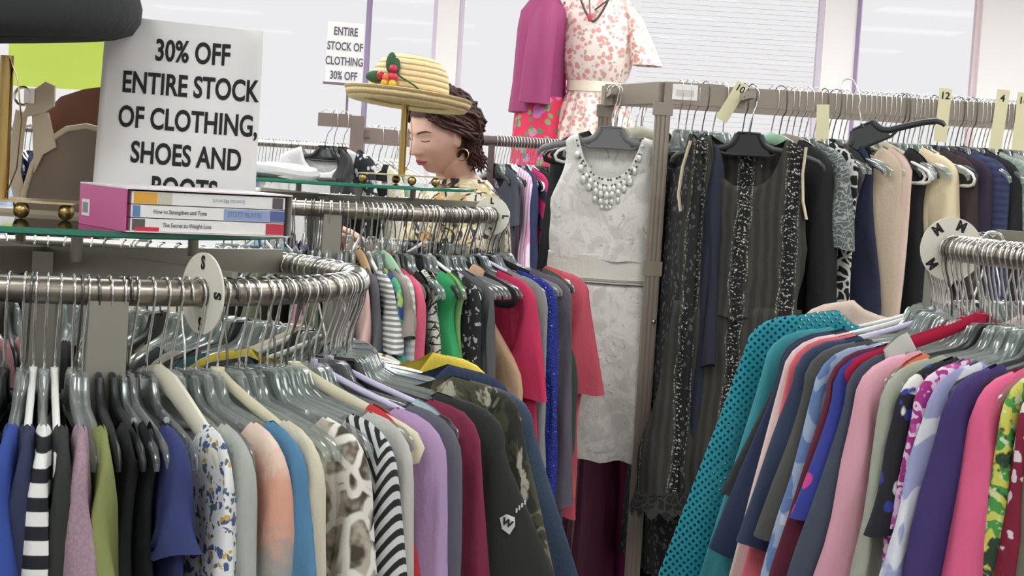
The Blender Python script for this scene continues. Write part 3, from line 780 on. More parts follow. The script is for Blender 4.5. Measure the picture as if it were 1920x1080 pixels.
put(M, -75.8, 'long', 'blouse', 'pale blue leaf print blouse', C('blue_leaf', (150, 170, 200), 'leaf', (96, 124, 176), (190, 200, 214)), 'red', sl=dict(ang=12))
put(M, -73.2, 'teew', 't_shirt', 'maroon t-shirt', C('maroon', (98, 34, 52)), 'clear', sl=dict(ang=13, ln=.33, cuff=.16))
put(M, -71.0, 'teew', 'blouse', 'bright blue blouse with large pink flowers', C('pink_flower', (50, 60, 150), 'floral', (218, 50, 130), None, (214, 60, 140), .7), 'clear', sl=dict(ang=16, ln=.22))
put(M, -68.6, 'teew', 't_shirt', 'slate blue t-shirt', C('slate_blue', (66, 74, 90)), 'clear', b=dict(length=.7), sl=dict(ang=14, ln=.31, cuff=.18))
rh = rp(M, -67.6, M.R + .012); rh = (rh[0], rh[1], rh[2] + .010)
hanger('red', rh, rrot(-67.6, 0, -7), M.pr + .006, 'red velvet hanger holding a pale grey strap top on the rack with M divider')
garment('tank', 'tank_top', C('pale_strap', (190, 190, 182)), rh, rrot(-67.6), 'pale grey strap top on a red velvet hanger on the rack with M divider', 'tank top', None, 77, dict(sw=.165, nw=.12, zn=-.118, drop=.02, nd=.2, nb=.18))
put(M, -66.0, 'teew', 't_shirt', 'baby pink t-shirt', C('baby_pink', (220, 156, 172)), 'black', b=dict(length=.7), sl=dict(ang=11, ln=.36, cuff=.17, th=.024))
put(M, -64.0, 'shell', 'blouse', 'orange red leaf print blouse', C('orange_print', (206, 66, 48), 'leaf', (226, 110, 66), (160, 44, 40)), 'clear')
put(M, -61.3, 'long', 'cardigan', 'sage grey cardigan', C('sage', (164, 168, 150)), 'clear', sl=dict(ang=8))
put(M, -58.7, 'tee', 'blouse', 'black blouse with white petals and blue dots', C('petals', (34, 34, 40), 'floral', (224, 222, 214), (50, 60, 150), None, .9), 'smoke', sl=dict(ang=14))
put(M, -56.6, 'teew', 'blouse', 'magenta and white tie dye blouse', C('tiedye', (168, 44, 130), 'leaf', (224, 196, 216), (190, 80, 160), s=2.2), 'clear', sl=dict(ang=10, ln=.2))
put(M, -54.4, 'teew', 't_shirt', 'white t-shirt with lilac flower print', C('lilac_flower', (214, 214, 222), 'leaf', (150, 154, 196), (206, 206, 220), s=.7), 'clear', sl=dict(ang=16, ln=.29, cuff=.18))
put(M, -51.4, 'teew', 't_shirt', 'deep purple t-shirt', C('deep_purple', (60, 46, 104)), 'clear', b=dict(length=.78, th=.016), sl=dict(ang=16, ln=.42, cuff=.22, th=.026))
put(M, -48.0, 'teew', 't_shirt', 'hot pink t-shirt', C('hot_pink', (226, 88, 134)), 'black', b=dict(length=.74, th=.016), sl=dict(ang=11, ln=.37, cuff=.16, th=.026))
put(M, -45.4, 'long', 'blouse', 'green yellow and black leaf striped blouse', C('jungle', (70, 152, 66), 'leaf', (206, 206, 82), (44, 66, 48), (206, 222, 170), s=1.5), 'clear')
put(M, -43.3, 'long', 'blouse', 'dark red blouse with white sprigs', C('red_sprig', (130, 30, 52), 'floral', (220, 206, 210), None, None, 1.6), 'clear')
put(M, -41.2, 'long', 'sweater', 'khaki green sweater', C('khaki', (106, 106, 84)), 'smoke')
put(M, -38.6, 'long', 'blouse', 'white blouse with pale green leaves', C('green_leaf', (226, 226, 218), 'leaf', (226, 228, 220), (166, 200, 130), s=.8), 'clear')
put(M, -35.5, 'long', 'blouse', 'turquoise blouse at the frame border', C('turq', (60, 150, 160)), 'clear')
put(M, -32.5, 'long', 'sweater', 'black sweater at the frame border', BLK, 'black')
for th in (-101, -96.5, -91.5, -89, -86, -82, -77.5, -74.5, -70, -67.3, -62.6, -60, -57.7, -53, -50, -46.8, -44.3, -42.3, -40, -37, -34):
    hang(M, th, used.choice(('clear', 'clear', 'black', 'smoke', 'clear')), None, dark=used.random() < .2)
fill(M, [-107 - 3.3 * i for i in range(18)], every=2)

fill(M, [-29.5 + 3.3 * i for i in range(12)], every=1, word='aisle side of the ')

# ------------------------------------------------------------------ tall double rail with the dresses
TY, TZ = 4.93, 0
pc = W(1245, 174, TY); TX = pc.x; TZ = pc.z
RH, RW = .052, .026
t = thing('garment_rack', 'tall brown square tube rack with two rails at the dress end', 'clothes rack', (TX, TY, 0))
LXe, LYe = -.127 * 1.06, .42 * 1.06
build('front_rail', MB().box(.15, -RW / 2, TZ - RH / 2, 2.3, RW / 2, TZ + RH / 2), TAUPE, t, flat=True)
sl_ = build('rail_sleeve', MB().box(-.0, -RW / 2 - .004, TZ - RH / 2 - .004, .162, RW / 2 + .004, TZ + RH / 2 + .004), TAUPE, t, flat=True)
ang = math.atan2(LYe, LXe); ln = math.hypot(LXe, LYe)
build('end_rail', MB().box(0.0, -RW / 2 - .003, TZ - RH / 2 - .003, ln, RW / 2 + .003, TZ + RH / 2 + .003, Matrix.Rotation(ang, 4, 'Z')), TAUPE, t, flat=True)
build('rear_rail', MB().box(LXe + .01, LYe - RW / 2, TZ - RH / 2, 2.2, LYe + RW / 2, TZ + RH / 2), TAUPE, t, flat=True)
def post(x, y, z1):
    m = MB().box(x - .020, y - .016, .04, x + .020, y + .016, z1)
    for s in (-1, 0, 1): m.box(x + s * .012 - .0035, y - .020, .04, x + s * .012 + .0035, y - .015, z1)
    p = build('post', m, TAUPE, t, flat=True)
    build('post_collar', MB().box(x - .026, y - .022, z1 - .035, x + .026, y + .022, z1), TAUPE, p, flat=True)
    build('post_collar', MB().box(x - .025, y - .021, z1 - .47, x + .025, y + .021, z1 - .43), TAUPE, p, flat=True)
    return p
p_ = post(0, 0, TZ - RH / 2)
build('bolt', MB().add(*(lambda b: (b.v, b.f))(MB().sphere((.012, -.022, TZ - .62), .006))), CHROME, p_)
for i in range(5): build('peg_hole', MB().tube([(.022, 0, TZ - .72 - i * .11), (.0265, 0, TZ - .72 - i * .11)], .006, 10), INK, p_)
post(2.2, 0, TZ - RH / 2); post(LXe, LYe, TZ - RH / 2)
build('foot_bar', MB().box(-.03, -.3, .0, .03, .8, .045), TAUPE, t, flat=True)
build('foot_bar', MB().box(2.17, -.3, .0, 2.23, .8, .045), TAUPE, t, flat=True)
tag_ = thing('price_card', 'white sticky price card on the corner of the tall brown rack', 'label', (TX + .055, TY - RW / 2 - .006, TZ + .004))
build('card', MB().box(-.034, -.0008, -.021, .034, .0008, .021), PAPER, tag_, flat=True)
build('card_print', MB().box(-.024, -.0012, -.012, .024, -.0009, .006), simple('card_grey', (214, 208, 200), .8), tag_, flat=True)
TK = (RW, RH)
def trp(px, row=0):
    """A point on the front rail (row 0) or the rear rail (row 1) seen at column px."""
    y = TY + (0 if row == 0 else LYe)
    z = TZ
    yy = 540
    for _ in range(4):
        p = W(px, yy, y); yy += -(z - p.z) * FPX / y
    return (p.x, y, z)
def size_card(px, txt, label, tilt=0, h=.1, dz=.0, yaw=0, w_=.034, tz=.03):
    x, y, z = trp(px)
    d = thing('size_card', label, 'size card', (x, y, z), (0, R_(tilt), R_(yaw)))
    m = MB().box(-w_ / 2, -RW / 2 - .008, -h * .75 + dz, w_ / 2, -RW / 2 - .006, h * .45 + dz)
    build('card', m, simple('cream_card', (224, 216, 176), .5), d, flat=True)
    if txt:
        o = obj('number', text_mesh(txt, .026, INK, bold=.0006), d, (0, -RW / 2 - .0086, h * .28 + dz), (R_(90), 0, 0))
    return d
size_card(1377, '10', 'cream size card numbered ten tilted on the tall rail', tilt=28, h=.095, dz=-.002)
size_card(1766, '12', 'cream size card numbered twelve upright on the tall rail', tilt=2, h=.12, dz=.003)
size_card(1872, '4', 'cream size card numbered four near the frame border of the tall rail', tilt=4, h=.14)
size_card(1912, '16', 'cream size card numbered sixteen at the far end of the tall rail', tilt=2, h=.13)
size_card(1541, '', 'blank cream size card hanging behind the angled black hanger', tilt=-3, h=.12, dz=-.06)

def tput(px, th, kind, name, lab, mat, h='clear', row=0, cat=None, b=None, sl=None, dz=0, group=None, dark=False, yaw_h=None):
    p = trp(px, row); p = (p[0], p[1], p[2] + dz)
    g = garment(kind, name, mat, p, rrot(th), (lab + ' on the tall rail') if not group else lab, cat or name.replace('_', ' '), group, int(px), b, sl)
    if h and not (group and row): hanger(h, p, rrot(th), TK, f"{HT[h][2]} hanger holding the {' '.join(lab.split()[:9])}" if not group else f'{HT[h][2]} hanger on the tall rail', None if not group else f'{HT[h][2]} hangers on the tall rail', dark)
    return g
# front rail
# hero: black beaded dress facing out
bp = trp(1392); BD = C('beaded_net', (62, 60, 54), 'beaded', (30, 30, 30), (196, 192, 180))
d = thing('beaded_dress', 'black beaded evening dress with scalloped hem facing out on the tall rail', 'dress', (bp[0], bp[1] - .20, bp[2] - .028), (0, 0, R_(-14)))
build('bodice', body_mb(sw=.155, nw=.088, zn=-.078, drop=.03, nd=.135, nb=.03, chest=.165, waist=.160, hem=.172, length=.475, th=.03, arm=.010, armv=.55, fold=.009, seed=5, vneck=.6), BD, d, ang=60)
sk = body_mb(sw=.168, nw=.001, zn=-.52, drop=.0, nd=0, nb=0, chest=.19, waist=.21, hem=.235, length=.52, th=.035, thh=.05, fold=.008, pleat=9, seed=9, N=72)
build('skirt', sk, BD, d, ang=60)
fr = MB(); hemr = []
for z0, g0, sc_ in ((-1.022, .0, 0), (-1.04, .004, 0), (-1.062, .010, .35), (-1.082, .014, 1)):
    hemr.append([((.236 + g0) * math.copysign(abs(math.cos(a)) ** .8, math.cos(a)), (.052 + g0) * math.copysign(abs(math.sin(a)) ** .65, math.sin(a)) + .008 * math.sin(9 * math.cos(a) * 1.18), z0 - .022 * sc_ * abs(math.sin(13 * a)) + .006 * sc_) for a in [2 * math.pi * i / 156 for i in range(156)]])
build('scalloped_hem', fr.loft(hemr, cap=False), C('black_lace', (34, 34, 34), 'lace', (58, 58, 56)), d)
LIN = C('cream_lining', (206, 190, 160))
for s, a0 in ((-1, .02), (1, 0)):
    build('lining_panel', MB().loft([[(s * (.150 + .004 * math.cos(q) + o), .012 * math.sin(q) - .012, z) for q in [2 * math.pi * k_ / 10 for k_ in range(10)]] for z, o in ((-.10, 0), (-.17, -.004 + a0), (-.24, .002 + a0), (-.285, .014))]), LIN, d)
hanger('black', (bp[0], bp[1] - .20, bp[2]), (0, 0, R_(-14)), .020, 'black plastic hanger holding the beaded evening dress on the tall rail')
# a face-out arm carries the two front facing dresses
fo = thing('faceout_arm', 'short brown face out arm on the tall rail carrying the beaded dress', 'bracket', (bp[0], bp[1], bp[2]))
build('arm', MB().box(-.008, -.23, -.010, .008, 0, .010).box(-.012, -RW / 2 - .004, -.03, .012, -RW / 2, .03), TAUPE, fo, flat=True)
# others along the front rail
tput(1290, 20, 'long', 'jersey_dress', 'dark navy jersey dress hanging between post and beaded dress', C('ink_navy', (38, 42, 56)), 'clear', cat='dress', b=dict(length=1.0, th=.02))
tput(1276, 14, 'ldress', 'gown', 'black gown with dull flecks beside the post', C('fleck_gown', (34, 34, 36), 'floral', (84, 84, 84), None, None, 2), 'smoke', cat='dress')
tput(1450, 38, 'long', 'sweater_dress', 'plain black long sleeved dress', C('black_four', (30, 30, 31)), 'green', cat='dress', b=dict(length=1.0, th=.022), sl=dict(ang=7, th=.03))
tput(1478, 40, 'sdress', 'paisley_dress', 'dark grey paisley dress with glitter short sleeve', C('paisley', (82, 90, 88), 'scroll', (150, 156, 152), s=1.3), 'mauve', cat='dress', sl=dict(ang=10, ln=.24, cuff=.13, th=.026))
tput(1502, 42, 'ldress', 'gown', 'black and white mosaic print gown', C('mosaic', (28, 28, 30), 'geo', (206, 204, 196), s=1.2), 'clear', cat='dress')
tput(1530, 42, 'dress', 'dress', 'black and grey floral lace sleeveless dress', C('dark_lace', (44, 42, 44), 'leaf', (92, 86, 84), (60, 56, 58)), 'clear', b=dict(arm=.05, armv=.5, sw=.19, length=1.0, th=.02))
tput(1556, 42, 'ldress', 'gown', 'dark navy plain gown between lace and beige', C('gown_navy', (40, 44, 66)), 'black', cat='dress', b=dict(sw=.16))
tput(1586, 46, 'ldress', 'gown', 'long beige satin gown', C('beige_satin', (196, 174, 148), rough=.5), 'clear', cat='dress', b=dict(th=.022, sw=.195))
tput(1602, 44, 'ldress', 'gown', 'blush pink lining gown behind the beige one', C('blush', (216, 186, 170)), None, cat='dress', b=dict(sw=.2))
tput(1640, 44, 'shell', 'dress', 'black sleeveless dress before the cream satin', C('black_five', (32, 32, 33)), 'ivory', b=dict(length=.9, th=.022))
tput(1668, 46, 'sdress', 'dress', 'cream satin dress with crushed shoulder', C('cream_satin', (214, 194, 156), rough=.4), 'clear', b=dict(th=.024), sl=dict(ang=8, ln=.3, th=.032))
tput(1706, 46, 'long', 'dress', 'dark brown dress', C('dark_brown', (56, 46, 46)), 'clear', b=dict(length=.9))
tput(1730, 46, 'long', 'dress', 'purple black dress with a clear hanger', C('purple_black', (48, 40, 56)), 'clear', b=dict(length=.95, th=.02))
tput(1762, 46, 'long', 'dress', 'navy dress with banded shoulder', C('navy_band', (48, 54, 84), 'hstripe', (58, 64, 98), s=1.4), 'smoke', b=dict(length=.9, th=.02))
tput(1786, 46, 'long', 'dress', 'black long sleeved dress further along', C('black_six', (34, 34, 36)), 'black', b=dict(length=.9, th=.02))
tput(1812, 46, 'sdress', 'dress', 'sage green lace dress', C('sage_lace', (134, 150, 140), 'lace', (160, 174, 164)), 'velvetblack')
tput(1838, 46, 'sdress', 'dress', 'grey lavender dress', C('grey_lav', (150, 146, 146)), 'black')
tput(1862, 46, 'sdress', 'dress', 'salmon pink dress', C('salmon', (190, 140, 130)), 'black')
tput(1888, 46, 'sdress', 'dress', 'aubergine dress', C('aubergine', (70, 44, 70)), 'smoke')
for px in (1302, 1322, 1340, 1358, 1396, 1410, 1464, 1490, 1514, 1545, 1566, 1578, 1612, 1622, 1632, 1652, 1660, 1680, 1690, 1698, 1716, 1724, 1740, 1750, 1776, 1796, 1804, 1822, 1830, 1846, 1854, 1870, 1880, 1896, 1904, 1914):
    ty = used.choice(('clear', 'clear', 'clear', 'black', 'smoke', 'white'))
    hanger(ty, trp(px), rrot(used.uniform(25, 50), 0, used.uniform(-3, 3)), TK, f'{HT[ty][2]} hanger packed among others on the tall rail', f'{HT[ty][2]} hangers packed on the tall rail', used.random() < .4)
# a black hanger tipped up on the rail
q = trp(1600); hanger('black', (q[0] - .02, q[1] - .05, q[2] + .03), (R_(-10), R_(-26), R_(-20)), TK, 'black plastic hanger tipped up at a slant against the tall rail')
# rear rail
REAR = [('deep plum', C('plum_gown', (84, 24, 54))), ('black', BLK), ('ash grey', C('ash', (120, 118, 116))), ('midnight', C('midnight', (36, 38, 54)))]
tput(1160, 8, 'ldress', 'gown', 'deep plum long gown behind the white dress', REAR[0][1], 'black', 1, cat='dress', b=dict(length=1.5, th=.05, hem=.30, pleat=7))
tput(1205, 8, 'ldress', 'gown', 'second plum gown behind the brown post', C('plum_two', (110, 26, 70)), 'white', 1, cat='dress', b=dict(length=1.62, th=.05, hem=.3))
for i, px in enumerate(range(1240, 1930, 24)):
    nm, mt = REAR[1 + i % 3]
    tput(px, 30, 'ldress', 'gown', f'{nm} gown on the rear rail behind the front row', mt, ('clear', 'black', 'white')[i % 3], 1, cat='dress', b=dict(length=1.3, th=.024), group=f'{nm} gowns on the rear rail')
# hero: white brocade dress at the end rail
wp = W(1154, 178, 5.20)
WB = C('white_brocade', (232, 230, 222), 'brocade', (208, 206, 198), (184, 182, 176))
dl = (W(1150, 178, 5.0).x, 5.0, TZ - .022)
d = thing('brocade_dress', 'silvery white sleeveless brocade dress with jewelled neckline at the end rail', 'dress', dl, (0, 0, R_(-6)))
build('bodice', body_mb(sw=.124, nw=.084, zn=-.098, drop=.016, nd=.120, nb=.035, chest=.155, waist=.150, hem=.150, length=.345, th=.03, arm=.012, armv=.52, fold=.003, seed=3), WB, d, ang=60)
build('waistband', body_mb(sw=.152, nw=.001, zn=-.425, drop=0, nd=0, nb=0, chest=.153, hem=.154, waist=.153, length=.08, th=.033, fold=.0006, seed=3), C('white_satin', (226, 223, 212), rough=.4), d, ang=60)
build('sash', body_mb(sw=.155, nw=.001, zn=-.478, drop=0, nd=0, nb=0, chest=.155, hem=.156, waist=.155, length=.022, th=.0345, fold=.0006, seed=3), C('grey_satin', (150, 148, 140), rough=.35), d, ang=60)
build('skirt', body_mb(sw=.156, nw=.001, zn=-.502, drop=0, nd=0, nb=0, chest=.172, waist=.180, hem=.188, length=.49, th=.035, thh=.06, fold=.006, pleat=8, seed=4, N=72), WB, d, ang=60)
JW = simple('crystal', (226, 226, 222), .1, .35); gm = MB()
rg = random.Random(3)
for row, (n, r0, sz) in enumerate(((24, 0, .0042), (14, .020, .0085), (9, .040, .0095), (5, .060, .008), (3, .074, .005))):
    for i in range(n):
        u = -1 + 2 * (i + .5) / n
        rr = (1 if row < 2 else (.78 if row == 2 else .42 if row == 3 else .2))
        x = u * .092 * rr; zz = -.098 - .125 * max(0, 1 - (x / .09) ** 2) ** .55 - .006 - r0 + (.0 if row < 2 else .004)
        gm.sphere((x + rg.uniform(-.002, .002), -.0305 if row else -.026, zz), sz, 8, 6, (.8, .5, 1.35))
jn = build('jewelled_neckline', gm, JW, d); jn['kind'] = 'stuff'
gd = MB()
for i in range(46):
    u = -1 + 2 * (i + .5) / 46; x = u * .092
    gd.sphere((x, -.029, -.098 - .120 * max(0, 1 - (x / .09) ** 2) ** .55 - .004 - (.0 if i % 2 else .016) - (.05 * (1 - abs(u)) if i % 3 == 0 else 0)), .0034, 6, 5)
jn = build('stone_row', gd, simple('grey_stone', (120, 116, 112), .2, .6), d); jn['kind'] = 'stuff'
hanger('grey', (dl[0], dl[1], TZ), (0, 0, R_(-6)), .017, 'smoke grey plastic hanger holding the white brocade dress')
hanger('clear', (dl[0] + .01, dl[1] + .03, TZ), (0, 0, R_(-14)), .017, 'clear plastic hanger doubled up behind the white dress hanger')
for i, (ty, px, a, dd) in enumerate((('velvetblack', 1158, -8, 5.29), ('white', 1180, 6, 5.20), ('clear', 1196, 4, 5.15), ('black', 1170, -4, 5.25), ('ivory', 1208, 8, 5.10))):
    p = W(px, 176, dd)
    hanger(ty, (p.x, dd, TZ), (0, 0, R_(a)), .017, f'{HT[ty][2]} hanger on the end rail behind the white dress')
fo2 = thing('faceout_arm', 'short brown face out arm on the end rail carrying the white dress', 'bracket', (dl[0], 5.0, TZ))
build('arm', MB().box(-.007, -.01, -.009, .007, .28, .009).box(-.012, .262, -.03, .012, .27, .03), TAUPE, fo2, flat=True)
garment('long', 'cardigan', BLK, (W(1180, 176, 5.3).x, 5.33, TZ), (0, 0, R_(-16)), 'black cardigan behind the white brocade dress', 'cardigan', None, 12, dict(length=.9))
garment('tee', 'blouse', C('cerise', (170, 30, 84)), (W(1226, 176, 5.0).x, 5.26, TZ), (0, 0, R_(-24)), 'cerise blouse mostly hidden behind the brown post', 'blouse', None, 13, dict(length=.8))

# ------------------------------------------------------------------ things on the glass shelves
def hat_stand(loc, h, label, yaw=0, pr=.009):
    t = thing('hat_stand', label, 'hat stand', loc, (0, 0, yaw))
    build('post', MB().tube([(0, 0, .02), (0, 0, h)], pr, 14), BRASS, t)
    build('spring_strip', MB().tube([(.004, -.004, h - .005), (.016, -.006, h - .03), (.024, -.008, h * .6), (.020, -.006, h * .3), (.006, -.004, h * .12)], .006, 8, flat=.15, nrm=(1, 0, 0)), BRASS, t)
    b = build('base_plate', MB().box(-.105, -.06, .022, .105, .06, .025), simple('pale_brass', (206, 190, 150), .3, .8), t, flat=True)
    for x, y in ((-.09, -.05), (.095, -.05), (-.02, .05), (.035, -.055)):
        build('ball_foot', MB().sphere((x, y, .0115), .0115, 14, 10), BRASS, t)
    return t
HX = W(752, 338, 4.66)
hat_stand((HX.x, 4.66, L.gz + .0045), .205, 'brass hat stand on ball feet under the straw hat', R_(-4))
STRAW = NM('plaited_straw'); vv = STRAW.co()
wv = STRAW.wave(vv, 21, 'Z', .6, 2); br = STRAW.n('ShaderNodeTexBrick', {}, Scale=130, Mortar_Size=.04); STRAW.link(vv, br.inputs['Vector'])
n_ = STRAW.noise(vv, 160, 3)
c1 = STRAW.mix(n_, lin((214, 184, 128)), lin((246, 226, 180)))
STRAW.link(STRAW.mix(STRAW.step(wv, .25, .05), c1, lin((172, 138, 88))), STRAW.b.inputs['Base Color']); STRAW.b.inputs['Roughness'].default_value = .7; STRAW.bump(wv, .6, .004)
def hat(name, label, loc, rot, mat, prof, parts=None):
    t = thing(name, label, 'hat', loc, rot)
    build('crown', MB().lathe(prof[0], 56), mat, t, ang=70); build('brim', MB().lathe(prof[1], 56), mat, t, ang=70)
    return t
hp = W(764, 192, 4.66)
st = hat('straw_hat', 'natural straw hat with turned up brim and red berries on a brass stand', (hp.x, 4.66, hp.z), (R_(-3), R_(4.5), 0), STRAW.m,
    ([(.001, .122), (.03, .121), (.058, .115), (.080, .102), (.094, .080), (.101, .050), (.105, .015), (.106, 0), (.103, 0), (.101, .015), (.097, .05), (.09, .078), (.077, .098), (.055, .111), (.001, .118)],
     [(.104, .004), (.118, -.004), (.135, -.010), (.150, -.008), (.160, .004), (.1655, .022), (.163, .023), (.156, .007), (.147, -.005), (.134, -.007), (.118, -.001), (.104, .006)]))
LEAF = simple('leaf_green_cloth', (44, 88, 52), .6); 
sp = build('berry_sprig', MB().tube([(-.035, -.105, .062), (-.01, -.112, .048), (.018, -.112, .036), (.03, -.110, .028)], .0025, 6), LEAF, st)
for c, s_, a in (((-.048, -.096, .086), (.5, .25, 1), 0), ((-.082, -.082, .046), (1, .4, .6), 0), ((-.034, -.098, .076), (.4, .2, .9), 1)):
    build('leaf', MB().sphere(c, .026, 10, 8, s_), LEAF, sp)
for c, cc in (((-.040, -.108, .070), (196, 34, 70)), ((-.070, -.096, .050), (186, 30, 60)), ((-.036, -.110, .050), (206, 44, 80)), ((-.054, -.107, .046), (224, 104, 70)), ((-.056, -.107, .032), (226, 170, 60)), ((-.036, -.113, .032), (220, 190, 70))):
    build('berry', MB().sphere(c, .0105, 12, 8), simple('berry_%d' % cc[1], cc, .35), sp)
# dark hat and its stand on the near shelf
hx = W(2, 385, 2.56)
hat_stand((hx.x, 2.56, S.gz + .0045), .225, 'tall brass hat stand under the dark felt hat', R_(8), .0095)
dp = W(6, 64, 2.56)
hat('felt_hat', 'dark charcoal felt hat with thick rolled brim at the frame corner', (dp.x, 2.56, dp.z), (R_(2), R_(-4), 0), C('felt', (52, 54, 54)),
    ([(.001, .13), (.05, .127), (.082, .11), (.096, .07), (.102, .02), (.104, 0), (.100, 0), (.095, .06), (.08, .1), (.001, .12)],
     [(.102, .004), (.125, -.004), (.155, -.008), (.178, -.002), (.190, .014), (.193, .034), (.190, .048), (.186, .048), (.184, .034), (.174, .010), (.15, .002), (.125, .004), (.102, .010)]))
# 30% off sign
sp_ = W(342, 300, 2.66)
sgn = thing('sale_sign', 'large white paper sign reading 30% off entire stock, in a clear stand', 'sign', (sp_.x + .003, 2.61, S.gz + .0045), (R_(-3), 0, R_(-4)))
SW_, SH_ = .226, .292
vs = []; fs = []; n = 24; mrow = 12
def sag(x, z):
    u = x / SW_; v = z / SH_
    return .030 * max(0, -u - .36) ** 1.3 * 4 * (.4 + v) - .05 * max(0, u - .36) ** 1.3 * 3 * v + .003 * math.sin(3 * u + 2 * v)
for j in range(mrow + 1):
    for i in range(n + 1):
        u = i / n * 1.06 - .555; v = j / mrow
        x, z = u * SW_, .004 + v * SH_ - .012 * (u + .5) * v
        vs.append((x, sag(x, z), z))
for j in range(mrow):
    for i in range(n):
        a = j * (n + 1) + i; fs.append((a, a + 1, a + n + 2, a + n + 1))
pp = build('paper', MB().add(vs, fs), PAPER, sgn); sm = pp.modifiers.new('Solidify', 'SOLIDIFY'); sm.thickness = .0004; sm.offset = 1
for i, (tx, z) in enumerate((('30% OFF', .247), ('ENTIRE STOCK', .198), ('OF CLOTHING,', .148), ('SHOES AND', .098), ('BOOTS', .050))):
    me = text_mesh(tx, .0425, INK, bold=.0011, depth=.0001, sx=.70)
    for vv_ in me.vertices:
        x, y, zz = vv_.co; x += .010
        vv_.co = (x, sag(x, y + z) - .0014 - zz, z + y - .02 * x)
    obj('lettering', me, sgn)
AC = plastic_clear('acrylic', (235, 238, 240), .06)
build('acrylic_holder', MB().box(-.075, .016, 0, .085, .018, .20).box(-.075, -.04, 0, .085, .018, .002), AC, sgn, flat=True)
# small far sign
q2 = W(643, 160, 7.15)
sg2 = thing('sale_sign', 'small white paper sign reading entire stock of clothing, on a stem', 'sign', (q2.x, 7.15, q2.z), (0, 0, R_(18)))
build('paper', MB().box(-.072, -.001, .008, .072, .001, .245), PAPER, sg2, flat=True)
for tx, z in (('ENTIRE', .208), ('STOCK OF', .150), ('CLOTHING', .092), ('30% OFF', .036)):
    obj('lettering', text_mesh(tx, .045, simple('grey_ink', (92, 84, 100), .8), bold=.0008, sx=.66), sg2, (0, -.0022, z), (R_(90), 0, 0))
build('stem', MB().tube([(.02, 0, -.125), (.02, 0, 0)], .005, 8).box(-.08, -.006, 0, .08, .006, .010), simple('stem_grey', (120, 106, 118), .4), sg2)
# boxed discs on the near shelf
bc = W(342, 405, 2.42)
BX = (bc.x - .002, 2.445, S.gz + .0048); BR = (0, 0, R_(31))
PINK = NM('pink_card'); PINK.b.inputs['Base Color'].default_value = lin((206, 84, 150)); PINK.b.inputs['Roughness'].default_value = .4
CARDW = simple('white_card', (236, 226, 228), .5)
bx = thing('slipcase_box', 'pink ended cardboard slipcase holding three film discs on the glass shelf', 'box', BX, BR)
LN, DP, HH = .226, .19, .0545
build('end_panel', MB().box(-LN / 2 - .002, -DP / 2, 0, -LN / 2, DP / 2, HH), PINK.m, bx, flat=True)
build('far_panel', MB().box(LN / 2, -DP / 2, 0, LN / 2 + .002, DP / 2, HH), simple('shaded_card', (150, 146, 142), .6), bx, flat=True)  # grey because the shadow on this end is put into its colour
build('top_panel', MB().box(-LN / 2 - .002, -DP / 2, HH, LN / 2 + .002, DP / 2, HH + .0018), CARDW, bx, flat=True)
build('base_panel', MB().box(-LN / 2, -DP / 2, 0, LN / 2, DP / 2, .0014).box(-LN / 2, DP / 2 - .002, 0, LN / 2, DP / 2, HH), CARDW, bx, flat=True)
stk = build('price_sticker', MB().box(-LN / 2 - .0026, .050, .012, -LN / 2 - .002, .082, .034), PAPER, bx, flat=True)
build('bar_code', MB().box(-LN / 2 - .0030, .055, .016, -LN / 2 - .0027, .077, .030), simple('code_grey', (150, 148, 146), .8), bx, flat=True)
SPM = simple('spine_white', (238, 236, 232), .45)
ROT = Matrix.Rotation(R_(22), 4, 'Z')
INKB = simple('soft_ink', (90, 88, 96), .6); INKL = simple('pale_ink', (170, 190, 196), .6)
cases = [('top', 'white disc case with orange spine end, uppermost in the pink slipcase', 'Essential Matwork', 180, .026, [(-.103, -.072, (228, 168, 60)), (-.071, -.052, (206, 200, 180)), (.088, .103, (92, 88, 88))]),
         ('mid', 'white and blue disc case, middle one in the pink slipcase', 'How to Strengthen and Tone', 0, -.040, [(-.104, -.094, (96, 130, 176)), (.02, .086, (150, 168, 206)), (.085, .106, (84, 104, 156))]),
         ('low', 'white and red disc case, lowest in the pink slipcase', 'The Secret to Weight Loss', 0, -.03, [(-.104, -.087, (88, 86, 84)), (.080, .106, (196, 56, 76))])]
for i, (_, lab, tx, rotn, xo, blocks) in enumerate(cases):
    z0 = .0018 + (2 - i) * .0172
    dc = thing('disc_case', lab, 'disc case', (BX[0], BX[1], BX[2] + z0), BR)
    build('case', MB().box(-.106, -DP / 2 + .004, 0, .106, DP / 2 - .006, .0160), SPM, dc, flat=True)
    for a, b_, cc in blocks:
        build('spine_block', MB().box(a, -DP / 2 + .0034, .0008, b_, -DP / 2 + .004, .0152), simple('block_%d_%d' % (i, cc[0]), cc, .45), dc, flat=True)
    tm = text_mesh(tx, .0078, INKL if i == 0 else INKB, bold=.00005, depth=.0001, sx=.78)
    o = obj('title', tm, dc, (xo, -DP / 2 + .0032, .008), (R_(90), R_(rotn), 0))
    if i == 1:
        obj('title', text_mesh('STOTT PILATES', .0098, simple('lilac_ink', (112, 122, 170), .6), depth=.0001, sx=.72), dc, (.049, -DP / 2 + .003, .008), (R_(90), 0, 0))
    if i == 2:
        build('spine_block', MB().box(-.100, -DP / 2 + .0030, -.0005, -.068, -DP / 2 + .0033, .005), simple('red_flash', (206, 40, 70), .45), dc, flat=True)
